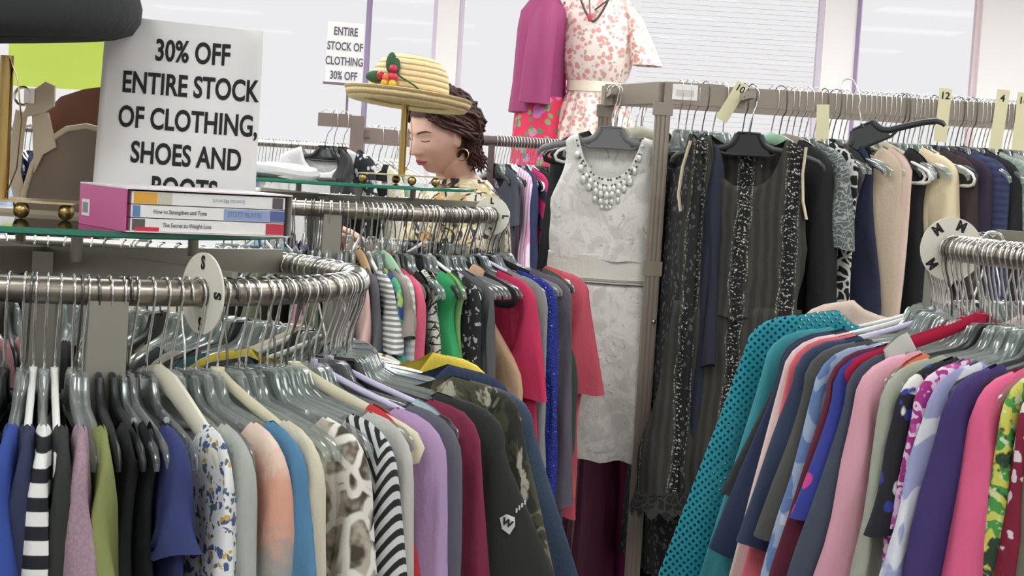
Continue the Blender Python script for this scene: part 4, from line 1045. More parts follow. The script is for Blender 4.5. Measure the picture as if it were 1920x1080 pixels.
# tan handbag
hb = W(160, 374, 2.64)
bag = thing('handbag', 'taupe domed handbag with cream piping and brown straps behind the slipcase', 'handbag', (hb.x - .008, 2.72, S.gz + .0045), (0, 0, R_(-6)))
TPE = simple('taupe_leather', (122, 106, 92), .55, bump=(220, .2, .001)); BEI = simple('beige_leather', (196, 180, 158), .5); BRN = simple('brown_leather', (134, 86, 62), .5, bump=(30, .2, .004))
dome = [(-.094, 0), (-.091, .03), (-.080, .072), (-.058, .108), (-.030, .128), (0, .134), (.030, .128), (.058, .108), (.080, .072), (.091, .03), (.094, 0)]
build('body', MB().prism([(x, z) for x, z in dome], -.04, .04), TPE, bag, flat=True)
for y in (-.041, .041): build('piping', MB().tube([(x, y, z) for x, z in dome], .0045, 8), BEI, bag)
build('base_strip', MB().box(-.125, -.055, -.001, .10, .055, .006), BEI, bag, flat=True)
def band(top, bot, y0, bulge, th, m=None):
    """A leather band between two edge lines, bowed in depth."""
    m = m or MB(); n = len(top); r = []
    for i in range(n):
        t = i / (n - 1); y = y0 + bulge * math.sin(math.pi * t)
        r.append([(top[i][0], y, top[i][1]), (top[i][0], y + th, top[i][1]), (bot[i][0], y + th, bot[i][1]), (bot[i][0], y, bot[i][1])])
    return m.loft(r)
build('strap', band([(-.073, .150), (-.06, .176), (-.03, .190), (.01, .197), (.05, .200), (.075, .196)], [(-.078, .092), (-.062, .100), (-.03, .118), (.005, .108), (.05, .116), (.075, .108)], -.02, .05, .004), BRN, bag)
build('side_tab', band([(-.083, .150), (-.070, .150), (-.058, .150)], [(-.076, .06), (-.062, .088), (-.044, .100)], -.045, -.004, .004), BEI, bag)
tb = build('ring_tab', MB().prism([(-.094, .140), (-.080, .180), (-.060, .195), (-.046, .190), (-.046, .160), (-.060, .150)], -.056, -.050), BEI, bag, flat=True)
build('ring', MB().tube([(-.092 + .013 * math.cos(a), -.058, .172 + .013 * math.sin(a)) for a in [2 * math.pi * i / 20 for i in range(20)]], .0022, 6, closed=True), CHROME, tb)
build('stud', MB().box(-.090, -.060, .162, -.074, -.056, .184), CHROME, tb, flat=True)
build('side_strap', MB().tube([(-.098, -.03, .01), (-.112, -.03, .06), (-.108, -.03, .12), (-.100, -.04, .15)], .010, 8, flat=.3, nrm=(0, 1, 0)), BEI, bag)
build('flap', MB().prism([(.05, .085), (.085, .115), (.10, .12), (.10, .07), (.07, .072)], -.049, -.043), BEI, bag, flat=True)
# folded white garment lying on the L shelf
fw = W(520, 330, 4.62)
fold_ = thing('folded_cloth', 'folded pale cloth lying on the far glass shelf beside the sign', 'cloth', (fw.x - .06, 4.66, L.gz + .0045))
build('cloth', MB().loft([[((.16 + .0 * k_) * math.cos(a) * q_, .07 * math.sin(a) * q_, z + .006 * math.sin(3 * a)) for a in [2 * math.pi * i / 24 for i in range(24)]] for k_, (q_, z) in enumerate(((1, .004), (1.04, .012), (.98, .024), (.7, .03), (.2, .032)))]), C('pale_cloth', (206, 204, 202)), fold_)

# crest on the black t-shirt sleeve
for ch in tee.children:
    if ch.name.startswith('sleeve') and min(v_.co.x for v_ in ch.data.vertices) > 0:
        best = lambda x, z: min((q_.co.y for q_ in ch.data.vertices if abs(q_.co.x - x) < .02 and abs(q_.co.z - z) < .03), default=-.02)
        pts = ((.246, -.300), (.255, -.294), (.266, -.298), (.268, -.309), (.261, -.322), (.250, -.315))
        poly = [(x, best(x, z) - .0012, z) for x, z in pts]
        build('crest', MB().add(poly, [tuple(range(6))]), crest_m, ch, flat=True)
        y0 = min(p[1] for p in poly) - .0012
        obj('crest_letters', text_mesh('W', .014, INK, bold=.0006, depth=.0002), ch, (.257, y0, -.306), (R_(90), R_(20), 0))
        bars = MB()
        for i in range(4): bars.box(.268 + i * .0036, y0 - .001, -.290 + i * .004, .2703 + i * .0036, y0 - .0005, -.284 + i * .004)
        build('crest_print', bars, crest_m, ch, flat=True)

# ------------------------------------------------------------------ rails at the back of the shop
def straight_rack(name, x0, x1, y, z, label, mat, r=.016):
    t = thing(name, label, 'clothes rack', ((x0 + x1) / 2, y, 0))
    h = (x1 - x0) / 2
    build('rail', MB().tube([(-h, 0, z), (h, 0, z)], r, 12), mat, t)
    for s in (-1, 1):
        build('upright', MB().box(s * (h - .04) - .014, -.014, 0.04, s * (h - .04) + .014, .014, z), mat, t, flat=True)
        build('foot', MB().box(s * (h - .04) - .02, -.25, 0, s * (h - .04) + .02, .25, .04), mat, t, flat=True)
    return t
def px_at(x_px, y, z):
    yy = 300
    for _ in range(4):
        p = W(x_px, yy, y); yy += -(z - p.z) * FPX / y
    return (p.x, y, z)
BY, BZ = 8.05, W(560, 272, 8.05).z
straight_rack('garment_rail', W(-120, 240, BY).x, W(668, 275, BY).x, BY, BZ, 'long silver clothes rail behind the sale sign below the windows', NICKEL)
BCOL = [('black', BLK), ('white', C('white_two', (226, 224, 222))), ('grey', C('grey_two', (130, 130, 132))), ('navy', NAVY), ('pale blue', C('pale_blue', (160, 176, 206))), ('dark green', C('dk_green', (48, 66, 56))), ('wine red', C('wine_red', (150, 40, 62))), ('black', BLK)]
rgb = random.Random(21)
pxs = [12 + 9 * i for i in range(21)] + [486 + 6.4 * i for i in range(28)]
for i, px in enumerate(pxs):
    p = px_at(px, BY, BZ); th = rgb.uniform(18, 38); ty = rgb.choice(('white', 'clear', 'white', 'lilac', 'clear', 'black'))
    hanger(ty, p, rrot(th), .019, f'{HT[ty][2]} hanger on the long silver rail below the windows', f'{HT[ty][2]} hangers on the long silver rail', rgb.random() < .2)
    if i % 2 == 0:
        nm, mt = BCOL[rgb.randrange(len(BCOL))]
        garment(('tee', 'long', 'shell')[i % 3], ('t_shirt', 'sweater', 'top')[i % 3], mt, p, rrot(th), f'{nm} garment on the long silver rail below the windows', 'top', f'{nm} garments on the long silver rail', i, dict(length=.8))
MZ = W(985, 268, 7.9).z
straight_rack('garment_rail', W(905, 268, 7.9).x, W(1260, 268, 7.9).x, 7.9, MZ, 'dark brown clothes rail behind the woman and the white dress', simple('dark_brown_rail', (84, 66, 64), .5), .022)
for i, px in enumerate([930 + 5.6 * k_ for k_ in range(22)]):
    p = px_at(px, 7.9, MZ); ty = rgb.choice(('white', 'clear', 'lilac', 'white', 'black'))
    hanger(ty, p, rrot(rgb.uniform(18, 34)), .025, f'{HT[ty][2]} hanger on the brown rail behind the woman', f'{HT[ty][2]} hangers on the brown rail', False)
PETAL = C('petal_print', (34, 32, 34), 'floral', (210, 204, 196), (190, 184, 176), None, .8)
for px, kd, nm, lab, mt, ln_, th in ((940, 'tee', 'blouse', 'dark slate blouse', C('dark_slate', (60, 64, 74)), .7, 20), (954, 'long', 'shirt', 'pink and white striped shirt', C('pink_stripe', (222, 150, 196), 'vstripe', (240, 222, 232), s=1.4), .85, 30), (966, 'long', 'dress', 'indigo dress with pale seam', C('indigo', (46, 52, 86)), .9, 28), (976, 'tee', 'blouse', 'cerise and black panel blouse', C('cerise_panel', (188, 36, 92), 'leaf', (40, 38, 60), s=.5), .75, 34), (990, 'tee', 'dress', 'black dress with large white petals', PETAL, .9, 34), (1006, 'tee', 'dress', 'black dress with curled white petals', C('petal_two', (32, 32, 34), 'scroll', (206, 200, 190), s=.8), .95, 40), (1020, 'long', 'jacket', 'dark green black jacket', C('green_black', (40, 52, 48)), .7, 44), (1036, 'long', 'jacket', 'brown grey jacket', C('brown_grey', (110, 96, 86)), .8, 40)):
    p = px_at(px, 7.9, MZ)
    garment(kd, nm, mt, p, rrot(th), f'{lab} on the brown rail behind the white dress', nm, None, int(px), dict(length=ln_))
# brown T shaped stand with the small sign
TYB = 7.15
pt = W(671, 228, TYB)
tb_ = thing('garment_rack', 'brown T shaped clothes stand carrying the small sale sign', 'clothes rack', (pt.x, TYB, 0))
build('post', MB().box(-.026, -.02, .04, .026, .02, pt.z + .022), BROWN, tb_, flat=True)
e0 = W(597, 227, TYB)
build('arm', MB().box(e0.x - pt.x, -.018, pt.z - .026, -.0262, .018, pt.z + .026), BROWN, tb_, flat=True)
e1 = W(765, 265, 7.6)
dxx, dyy = e1.x - pt.x, 7.6 - TYB; la_ = math.hypot(dxx, dyy)
build('arm', MB().box(0, -.02, -.032, la_, .02, .032, Matrix.Translation((0, 0, pt.z - .052)) @ Matrix.Rotation(math.atan2(dyy, dxx), 4, 'Z')), BROWN, tb_, flat=True)
build('arm', MB().box(.02, .62, pt.z - .07, .34, .66, pt.z - .02).box(.02, .0, pt.z - .06, .05, .64, pt.z - .03), BROWN, tb_, flat=True)
build('foot', MB().box(-.35, -.03, 0, .35, .03, .04).box(-.03, -.35, 0, .03, .35, .04), BROWN, tb_, flat=True)
for i, px in enumerate((688, 700, 712, 724, 736, 746)):
    p = px_at(px, TYB + .64, pt.z - .045)
    hanger('white', p, rrot(50), (.04, .05), 'white tubular hanger on the far arm of the brown T stand', 'white hangers on the brown T stand')
for px, dz_, mt, lab, kd, th, dd in ((628, -.004, C('satin_black', (36, 36, 38), rough=.35), 'black satin dress on the arm of the brown T stand', 'sdress', 26, TYB), (645, -.004, C('bw_sprig2', (40, 40, 42), 'floral', (200, 200, 200), None, None, 1.2), 'black and white sprigged dress on the brown T stand', 'sdress', 40, TYB), (612, -.004, C('white_lin', (206, 204, 202)), 'white blouse at the tip of the brown T stand', 'tee', 60, TYB)):
    p = px_at(px, dd, pt.z + dz_); garment(kd, 'dress' if kd != 'tee' else 'blouse', mt, p, rrot(th), lab, 'dress', None, px)
    hanger('black', p, rrot(th), (.044, .052), f'black plastic hanger holding the {" ".join(lab.split()[:6])}')
CRL = C('cream_lace', (214, 200, 176), 'lace', (232, 222, 204), s=1.3)
for px, th, lab, dd in ((712, 30, 'cream lace cardigan hung on the brown T stand in front of the woman', 7.25), (742, 24, 'cream lace jacket with small buttons beside the woman', 7.42)):
    p = px_at(px, dd, pt.z - .058); garment('long', 'cardigan', CRL, p, rrot(th), lab, 'cardigan', None, px)
    hanger('white', p, rrot(th), (.044, .066), f'white tubular hanger holding the {" ".join(lab.split()[:3])} on px'.replace(' on px', ' by the woman'))
p = px_at(700, 7.3, pt.z - .055); garment('tee', 'blouse', C('emerald_two', (40, 130, 96)), p, rrot(40), 'green blouse peeping out behind the brown T stand', 'blouse', None, 3)
p = px_at(690, 7.26, pt.z - .055); garment('tee', 'blouse', BLK, p, rrot(44), 'black blouse right behind the brown T stand post', 'blouse', None, 4)

# ------------------------------------------------------------------ mannequins on the window ledge
def ring(cx, cy, z, a, b, n=36, fold=0, k=9, ph=0, yaw=0):
    o = []
    for i in range(n):
        t = 2 * math.pi * i / n; f = 1 + fold * math.sin(k * t + ph)
        x, y = a * math.cos(t) * f, b * math.sin(t) * f
        o.append((cx + x * math.cos(yaw) - y * math.sin(yaw), cy + x * math.sin(yaw) + y * math.cos(yaw), z))
    return o
SKINM = simple('mannequin_white', (232, 224, 216), .5)
def mannequin(px, y, yaw, label):
    p = W(px, 200, y)
    t = thing('mannequin', label, 'mannequin', (p.x, y, LEDGE), (0, 0, yaw))
    build('torso', MB().loft([ring(0, 0, z, a, b) for z, a, b in ((.78, .115, .09), (.9, .125, .095), (1.0, .115, .088), (1.08, .108, .082), (1.2, .125, .09), (1.3, .14, .09), (1.40, .15, .075), (1.455, .10, .065), (1.48, .055, .055), (1.56, .05, .052))]), SKINM, t)
    build('head', MB().sphere((0, -.01, 1.67), .105, 20, 14, (.75, .9, 1.1)), SKINM, t)
    build('stand_pole', MB().tube([(0, 0, .012), (0, 0, .8)], .016, 12), CHROME, t)
    build('stand_base', MB().lathe([(.001, .012), (.17, .010), (.17, 0)], 32), CHROME, t)
    return t, p.x
t1, x1 = mannequin(1114, 9.0, R_(-14), 'white mannequin wearing the cream rose print dress on the window ledge')
ROSE = C('rose_print', (240, 222, 212), 'floral', (226, 150, 146), (214, 160, 150), (186, 168, 150), .95)
zz = lambda py: W(1114, py, 9.0).z - LEDGE
g = thing('rose_dress', 'cream dress with pink rose print and cream sash on a mannequin at the window', 'dress', (x1, 9.0, LEDGE), (0, 0, R_(-14)))
zw = zz(165)
build('bodice', MB().loft([ring(0, 0, z, a, b, 72, f, 17) for z, a, b, f in ((zw, .125, .10, .02), (zw + .06, .16, .125, .02), (zw + .14, .178, .138, .015), (zw + .25, .185, .135, .01), (zw + .33, .18, .115, 0), (zw + .40, .165, .095, 0), (zw + .44, .12, .085, 0))], cap=False), ROSE, g)
build('skirt', MB().loft([ring(0, 0, z, a, b, 96, f, 19) for z, a, b, f in ((zw, .125, .10, .02), (zw - .08, .165, .14, .03), (zw - .2, .20, .17, .045), (zw - .4, .23, .2, .05), (zw - .55, .25, .21, .05))], cap=False), ROSE, g)
for s in (-1, 1):
    build('sleeve', MB().loft([[(s * (.15 + .10 * t_ + .065 * math.cos(q) * (.8 + .4 * t_)), .075 * math.sin(q) * (.8 + .6 * t_), zw + .42 - .30 * t_ + .05 * math.cos(q) * (1 - t_) * -1) for q in [2 * math.pi * i / 32 for i in range(32)]][::s] for t_ in (0, .2, .4, .6, .8, 1)], cap=False), ROSE, g)
SASH = C('cream_sash', (242, 232, 206), rough=.5)
build('sash', MB().loft([ring(0, 0, zw + .028, .130, .105), ring(0, 0, zw + .03, .142, .117), ring(0, 0, zw - .02, .146, .12), ring(0, 0, zw - .024, .130, .105)], cap=False), SASH, g)
build('sash_tail', MB().tube([(.07, -.11, zw), (.085, -.14, zw - .06), (.085, -.165, zw - .2), (.09, -.185, zw - .36)], [.02, .026, .03, .03], 8, flat=.25, nrm=(0, 1, 0)), SASH, g)
nk = thing('necklace', 'dark bead necklace with a red pendant on the rose dress', 'necklace', (x1, 9.0, LEDGE), (0, 0, R_(-14)))
bm = MB()
for i in range(46):
    u = -1 + 2 * i / 45; bm.sphere((u * .085 - .005, -.128 - .006 * (1 - u * u), zw + .315 + .15 * abs(u) ** 1.6), .0065, 6, 5)
build('beads', bm, simple('dark_bead', (90, 72, 76), .3), nk)
build('pendant', MB().sphere((-.02, -.142, zw + .335), .018, 10, 8, (.7, .4, 1.3)), simple('red_pendant', (190, 80, 80), .3), nk)
build('cord', MB().tube([(-.02, -.138, zw + .35), (-.035, -.12, zw + .44), (.01, -.09, zw + .5)], .004, 6).tube([(.0, -.135, zw + .37), (.08, -.11, zw + .44)], .005, 6), simple('dark_bead', (90, 72, 76)), nk)
t2, x2 = mannequin(1012, 9.06, R_(62), 'white mannequin in the magenta jacket on the window ledge')
z2 = lambda py: W(1012, py, 9.06).z - LEDGE
jz = z2(212); MG = C('magenta_wool', (152, 56, 104), rough=.6)
g = thing('magenta_jacket', 'magenta swing jacket on a mannequin at the window beside the rose dress', 'jacket', (x2 - .01, 9.06, LEDGE))
build('body', MB().loft([ring(0 + o, 0, z, a, b, 64, .012, 7) for z, a, b, o in ((jz - .004, .132, .15, -.006), (jz, .140, .16, -.006), (jz + .15, .132, .165, .0), (jz + .3, .130, .18, .002), (jz + .42, .128, .195, .004), (jz + .50, .118, .19, .006), (jz + .56, .075, .12, .006), (jz + .60, .055, .07, .006))], cap=False), MG, g)
build('sleeve', MB().tube([(.02, -.14, jz + .52), (.00, -.20, jz + .42), (-.012, -.205, jz + .25), (-.02, -.205, jz + .04)], [.055, .068, .072, .076], 18), MG, g)
build('lapel', MB().tube([(.10, -.03, jz + .55), (.118, -.05, jz + .35), (.13, -.06, jz + .1)], .018, 8, flat=.3, nrm=(1, 0, 0)), C('magenta_satin', (214, 50, 134), rough=.4), g)
g = thing('floral_skirt', 'red floral skirt below the magenta jacket on the mannequin', 'skirt', (x2, 9.06, LEDGE))
RF = C('red_floral', (222, 50, 84), 'floral', (206, 120, 190), (120, 160, 110), (90, 130, 90), .55)
build('skirt_body', MB().loft([ring(.005, 0, z, a, b, 64, .02, 9) for z, a, b in ((jz + .08, .122, .165), (jz - .05, .130, .18), (jz - .25, .136, .19), (jz - .6, .14, .2))], cap=False), RF, g)

# ------------------------------------------------------------------ the woman behind the L rack
WY = 5.62; WK = 1.0
SKIN = NM('skin'); sv = SKIN.noise(SKIN.co(), 30, 3)
SKIN.link(SKIN.mix(sv, lin((214, 168, 150)), lin((228, 186, 168))), SKIN.b.inputs['Base Color']); SKIN.b.inputs['Roughness'].default_value = .5
SKIN.b.inputs['Subsurface Weight'].default_value = .08; SKIN.b.inputs['Subsurface Radius'].default_value = (.02, .008, .005)
hc = W(822, 253, 5.50); HS = 1.06
HM = Matrix.Translation(hc) @ Matrix.Rotation(R_(224), 4, 'Z') @ Matrix.Rotation(R_(20), 4, 'Y') @ Matrix.Rotation(R_(-4), 4, 'X') @ Matrix.Scale(HS, 4)
def g_(x, c, s): return math.exp(-((x - c) / s) ** 2)
def head_pt(th, ph):
    """th polar from +z, ph azimuth from +x (face)."""
    d = Vector((math.sin(th) * math.cos(ph), math.sin(th) * math.sin(ph), math.cos(th)))
    x, y, z = .092 * d.x, .074 * d.y, .112 * d.z
    if z < -.01:
        k_ = min(1, (-z - .01) / .1); y *= 1 - .34 * k_ ** 1.3
        if x < 0: x *= 1 - .55 * k_
    if x > 0: x *= 1 - .10 * abs(d.y) ** 2
    f = max(0, d.x) ** .8
    if f > 0:
        nz = 0
        if z < .024: nz = max(0, min(1, (.024 - z) / .046)) if z > -.024 else max(0, 1 - (-.024 - z) / .011)
        x += f * (.029 * nz * math.exp(-(y / (.0095 + .006 * nz)) ** 2))
        x += f * .004 * nz * (g_(abs(y), .014, .006))
        x -= f * .011 * g_(abs(y), .033, .016) * g_(z, .014, .012)
        x += f * .004 * g_(z, .034, .010) * g_(abs(y), .026, .03)
        x += f * .0035 * g_(abs(y), .033, .011) * g_(z, .012, .007)
        lipw = math.exp(-(y / .021) ** 4)
        x += f * lipw * (.0075 * g_(z, -.049, .0052) + .0082 * g_(z, -.0605, .0058) - .003 * g_(z, -.0548, .0018))
        x -= f * .004 * g_(z, -.072, .006) * math.exp(-(y / .02) ** 2)
        x += f * .011 * g_(z, -.092, .016) * math.exp(-(y / .024) ** 2)
        x += f * .005 * g_(abs(y), .044, .016) * g_(z, -.018, .02)
    return Vector((x, y, z))
hm = MB(); nu, nv = 112, 88; vs = []; fs = []
for j in range(nv + 1):
    for k_ in range(nu): vs.append(HM @ head_pt(.001 + (math.pi - .002) * j / nv, 2 * math.pi * k_ / nu))
for j in range(nv):
    for k_ in range(nu): l = (k_ + 1) % nu; fs.append((j * nu + k_, (j + 1) * nu + k_, (j + 1) * nu + l, j * nu + l))
fs.append(tuple(range(nu))[::-1]); fs.append(tuple(nv * nu + k_ for k_ in range(nu)))
hm.add(vs, fs)
for s in (-1, 1):   # ears
    e = MB().sphere((0, 0, 0), .03, 18, 14, (.62, .30, 1.08))
    E = HM @ Matrix.Translation((-.008, s * .073, .0)) @ Matrix.Rotation(R_(-10), 4, 'Y') @ Matrix.Rotation(R_(s * 22), 4, 'Z')
    hm.add([E @ Vector(p) for p in e.v], e.f)
bo = W(884, 340, WY)
BMx = Matrix.Translation((bo.x, WY, 0)) @ Matrix.Rotation(R_(206), 4, 'Z')
TOR = [(.88, .165, .125, 0), (.95, .178, .130, 0), (1.05, .152, .112, .005), (1.14, .146, .110, .012), (1.24, .160, .122, .022), (1.33, .170, .118, .03), (1.395, .168, .092, .035), (1.43, .125, .075, .035), (1.455, .075, .062, .04)]
def tring(z, a, b, ox, n=40, grow=0, w=0): return [BMx @ Vector(p) for p in [(ox + (b + grow) * math.cos(q), (a + grow) * math.sin(q) , z + w * math.sin(3 * q)) for q in [2 * math.pi * i / n for i in range(n)]]]
body = MB(); body.v += hm.v; body.f += hm.f
body.loft([tring(*r) for r in TOR])
nb_ = HM @ Vector((-.022, 0, -.075)); body.tube([BMx @ Vector((.025, 0, 1.36)), BMx @ Vector((.04, 0, 1.43)), (BMx @ Vector((.045, 0, 1.455))).lerp(nb_, .5), nb_, HM @ Vector((-.01, 0, -.03))], [.075, .066, .058, .055, .05], 20)
ARMS = {}
for s in (1, -1):
    A = [BMx @ Vector(p) for p in ((.035, s * .155, 1.375), (.06, s * .205, 1.27), (.10, s * .225, 1.13), (.22, s * .185, 1.145), (.34, s * .13, 1.21), (.365, s * .12, 1.228))]
    ARMS[s] = A
    body.tube(A, [.058, .050, .042, .038, .028, .024], 16)
    hd = (A[-1] - A[-2]).normalized(); side = Vector((0, 0, 1)).cross(hd).normalized() * s; upv = hd.cross(side) * s
    wr = A[-1]
    body.loft([[wr + hd * d_ + side * (w_ * math.cos(q)) + upv * (t_ * math.sin(q)) for q in [2 * math.pi * i / 14 for i in range(14)]] for d_, w_, t_ in ((-.01, .024, .018), (.02, .034, .015), (.05, .041, .014), (.08, .040, .012), (.09, .036, .010))])
    for i, (o_, L_) in enumerate(((-.030, .066), (-.010, .076), (.010, .071), (.029, .056))):
        b0 = wr + hd * .078 + side * o_
        body.tube([b0, b0 + hd * L_ * .4 - upv * .004 * 1, b0 + hd * L_ * .72 - Vector((0, 0, .014)), b0 + hd * L_ * .85 - Vector((0, 0, .032))], [.0088, .0084, .0078, .0062], 8)
    b0 = wr + hd * .025 - side * .030
    body.tube([b0, b0 - side * .022 + hd * .02, b0 - side * .026 + hd * .048 - Vector((0, 0, .008))], [.0105, .0095, .0075], 8)
for s in (1, -1):
    body.tube([BMx @ Vector(p) for p in ((0, s * .09, .92), (.01, s * .095, .70), (.015, s * .095, .48), (.0, s * .095, .30), (-.005, s * .095, .09), (0, s * .095, .05))], [.095, .078, .056, .054, .036, .036], 16)
    body.tube([BMx @ Vector(p) for p in ((-.03, s * .095, .04), (.04, s * .1, .038), (.12, s * .105, .028), (.17, s * .108, .022))], [.036, .038, .032, .02], 12)
bme = body.mesh('body', SKIN.m)
bob = obj('person_tmp', bme); rm = bob.modifiers.new('Remesh', 'REMESH'); rm.mode = 'VOXEL'; rm.voxel_size = .0042; rm.use_smooth_shade = True
bpy.context.view_layer.update()
fin = bpy.data.meshes.new_from_object(bob.evaluated_get(bpy.context.evaluated_depsgraph_get())); bpy.data.objects.remove(bob)
fin.materials.clear(); fin.materials.append(SKIN.m); fin.polygons.foreach_set('use_smooth', [True] * len(fin.polygons))
per = thing('person', 'woman with dark wavy hair and patterned blouse looking down behind the straw hat', 'person', (bo.x, WY, 0))
IM = Matrix.Translation((-bo.x, -WY, 0)); fin.transform(IM)
obj('body', fin, per)
def pchild(name, mb_, mat, ang=60): 
    mb_.v = [tuple(IM @ Vector(p)) for p in mb_.v]; return build(name, mb_, mat, per, ang=ang)
BLO = NM('abstract_blouse'); bv = BLO.warp(BLO.co(scale=(1, 1, 1.4)), 9, .06); n1 = BLO.noise(bv, 13, 3, .6, 1); n2 = BLO.noise(BLO.co(loc=(3, 1, 2), rot=(.4, .6, .2)), 17, 3, .6, 1.5)
cc = BLO.mix(BLO.step(n1, .47, .54), lin((206, 188, 142)), lin((228, 220, 196))); cc = BLO.mix(BLO.step(n2, .50, .55), cc, lin((40, 38, 38))); cc = BLO.mix(BLO.step(BLO.noise(BLO.co(loc=(8, 8, 1)), 12, 2), .60, .65), cc, lin((222, 152, 84))); cc = BLO.mix(BLO.step(BLO.noise(BLO.co(loc=(5, 2, 9)), 15, 2), .61, .66), cc, lin((150, 152, 140)))
BLO.link(cc, BLO.b.inputs['Base Color']); BLO.b.inputs['Roughness'].default_value = .8
blm = MB().loft([tring(z, a, b, ox, 48, gr, w_) for (z, a, b, ox), gr, w_ in ((TOR[0], .035, .0), (TOR[1], .032, 0), (TOR[2], .034, 0), (TOR[3], .03, 0), (TOR[4], .026, 0), (TOR[5], .022, 0), (TOR[6], .016, 0), ((1.432, .128, .078, .035), .010, 0), ((1.45, .095, .068, .036), .008, 0))], cap=False)
pchild('blouse', blm, BLO.m)
for s in (1, -1):
    A = ARMS[s]; pchild('blouse_sleeve', MB().tube([A[0] + Vector((0, 0, .012)), A[0].lerp(A[1], .5), A[1], A[1].lerp(A[2], .6), A[2], A[2].lerp(A[3], .5), A[3], A[3].lerp(A[4], .5)], [.066, .068, .066, .062, .060, .058, .056, .054], 20, caps=False), BLO.m)
trm = MB()
for s in (1, -1): trm.tube([BMx @ Vector(p) for p in ((0, s * .085, .97), (0, s * .09, .88), (.01, s * .095, .70), (.012, s * .095, .48), (0, s * .095, .30), (-.005, s * .095, .08))], [.10, .112, .092, .075, .07, .068], 18, caps=False)
pchild('trousers', trm, C('dark_trousers', (46, 46, 54)))
for s in (1, -1): pchild('shoe', MB().tube([BMx @ Vector(p) for p in ((-.045, s * .095, .042), (0, s * .095, .05), (.06, s * .1, .042), (.13, s * .105, .032), (.185, s * .108, .024))], [.034, .044, .043, .038, .022], 14), BLACKP)
# hair: a cap with wavy locks, one mesh
hr = MB(); rg = random.Random(5)
def scalp(th, ph, k_=1.07): p = head_pt(th, ph); return Vector((p.x * k_ - .004, p.y * k_, p.z * k_ + .004))
vs = []; fs = []; n1_, n2_ = 40, 18
for j in range(n2_ + 1):
    for k_ in range(n1_):
        ph = 2 * math.pi * k_ / n1_; face = math.cos(ph)
        mx = 2.25 if face < -.2 else lerp(2.25, .92, smooth((face + .2) / .55))
        vs.append(HM @ scalp(.01 + (mx) * j / n2_, ph, 1.08))
for j in range(n2_):
    for k_ in range(n1_): l = (k_ + 1) % n1_; fs.append((j * n1_ + k_, (j + 1) * n1_ + k_, (j + 1) * n1_ + l, j * n1_ + l))
hr.add(vs, fs)
for i in range(460):
    sd = 1 if rg.random() < .62 else -1
    ph0 = sd * rg.uniform(.55, 3.1); th0 = rg.uniform(.25, 1.1)
    pts = []; 
    for q in range(9):
        t_ = q / 8
        ph = lerp(ph0, sd * max(2.25, abs(ph0) * .6 + 1.2), min(1, t_ * 2.2)); th = th0 + t_ * 1.7
        if th < 2.0: p = scalp(th, ph, 1.12 + .12 * rg.random())
        else:
            p0 = scalp(2.0, ph, 1.22); p = p0 + Vector((-.02 * (th - 2), .012 * sd * (th - 2) , -.080 * (th - 2.0) * rg.uniform(.8, 1.3)))
        p += Vector((rg.uniform(-1, 1), rg.uniform(-1, 1), rg.uniform(-1, 1))) * .0045 * (1 + 2.2 * t_)
        p += Vector((.012 * math.sin(8 * t_ + i % 7), .010 * math.cos(7 * t_ + (i % 5) * 2), 0)) * t_
        if p.x < 0: p.x *= 1.14; p.y *= 1.04
        pts.append(HM @ p)
    hr.tube(pts, [.004, .0052, .0058, .006, .006, .006, .0052, .004, .0015], 5)
HAIR = NM('dark_brown_hair'); hn = HAIR.noise(HAIR.co(scale=(1, 1, .3)), 90, 3); HAIR.link(HAIR.mix(hn, lin((38, 23, 20)), lin((84, 54, 46))), HAIR.b.inputs['Base Color']); HAIR.b.inputs['Roughness'].default_value = .6; HAIR.b.inputs['Specular IOR Level'].default_value = .25
pchild('hair', hr, HAIR.m)
def on_face(y, z, out=.0):
    """Point of the face surface at local y, z."""
    best = None
    for j in range(20, 80):
        for k_ in range(-30, 31):
            p = head_pt(math.pi * j / 88, 2 * math.pi * k_ / 112)
            d = (p.y - y) ** 2 + (p.z - z) ** 2
            if best is None or d < best[0]: best = (d, p)
    p = best[1]; return HM @ Vector((p.x + out, y, z))
LIPS = simple('rose_lips', (172, 80, 84), .4)
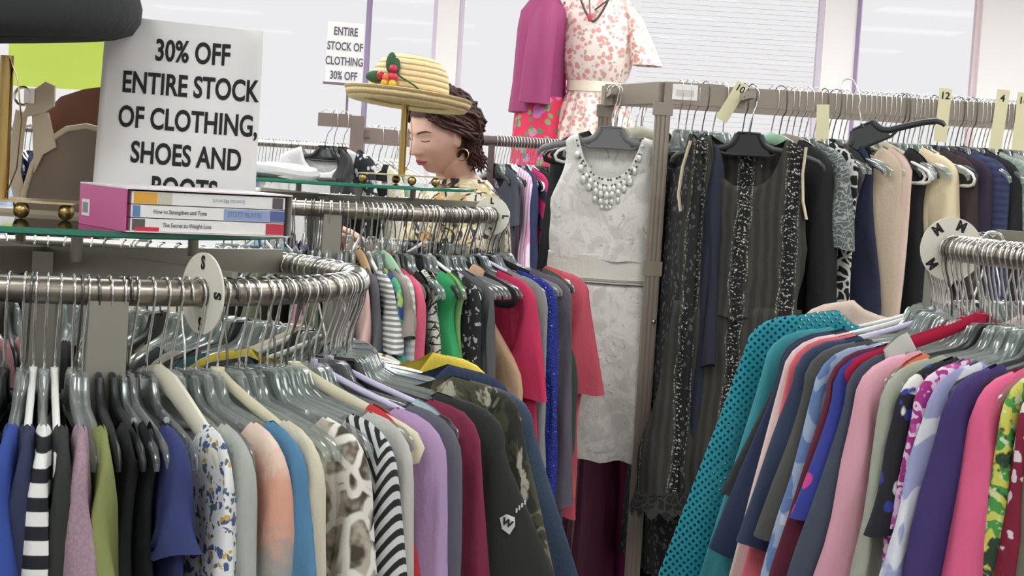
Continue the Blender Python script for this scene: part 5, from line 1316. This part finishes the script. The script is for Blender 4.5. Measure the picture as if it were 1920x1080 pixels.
pchild('lips', MB().tube([on_face(y, -.0495 - .004 * abs(y) / .02, .0004) for y in (-.022, -.014, -.007, 0, .007, .014, .022)], [.0012, .003, .0036, .0032, .0036, .003, .0012], 8).tube([on_face(y, -.060 + .005 * (abs(y) / .02) ** 2, .0006) for y in (-.021, -.014, -.007, 0, .007, .014, .021)], [.0012, .0034, .0042, .0046, .0042, .0034, .0012], 8), LIPS)
BROW = simple('brow_brown', (70, 50, 44), .8)
for s in (1, -1):
    pchild('eyebrow', MB().tube([on_face(s * y, z, .0006) for y, z in ((.014, .031), (.024, .035), (.036, .036), (.047, .031))], [.002, .0028, .0026, .001], 6), BROW)
    pchild('eyelash', MB().tube([on_face(s * y, z, .0012) for y, z in ((.020, .010), (.027, .0065), (.035, .006), (.043, .009))], [.0010, .0016, .0018, .0010], 6), simple('lash', (44, 34, 34), .8))
    E = HM @ Vector((-.006, s * .083, -.052))
    pchild('hoop_earring', MB().tube([E + Vector((.018 * math.cos(a), .004 * math.sin(a * 2), .018 * math.sin(a))) for a in [2 * math.pi * i / 24 for i in range(24)]], .0018, 6, closed=True), BRASS)

# ------------------------------------------------------------------ the smallest, farthest hangers as one lot
hs = [o for o in sc.objects if o.get('category') == 'hanger' and o.parent is None]
hs.sort(key=lambda o: (Vector(o.location) - CAM).length)
far = hs[306:]
lot_v, lot_f, lot_m, mats = [], [], [], []
bpy.context.view_layer.update()
for h in far:
    for ch in list(h.children):
        mw = h.matrix_world @ ch.matrix_local; o0 = len(lot_v); mt = ch.data.materials[0]
        if mt not in mats: mats.append(mt)
        lot_v += [tuple(mw @ v_.co) for v_ in ch.data.vertices]
        for pl in ch.data.polygons: lot_f.append(tuple(i + o0 for i in pl.vertices)); lot_m.append(mats.index(mt))
        bpy.data.objects.remove(ch)
    bpy.data.objects.remove(h)
lm_ = bpy.data.meshes.new('coat_hangers'); lm_.from_pydata(lot_v, [], lot_f)
for mt in mats: lm_.materials.append(mt)
lm_.polygons.foreach_set('material_index', lot_m); lm_.polygons.foreach_set('use_smooth', [True] * len(lm_.polygons))
lo = tag(obj('coat_hangers', lm_), 'hundreds of small distant hangers crowding the rails below the windows', 'hangers'); lo['kind'] = 'stuff'
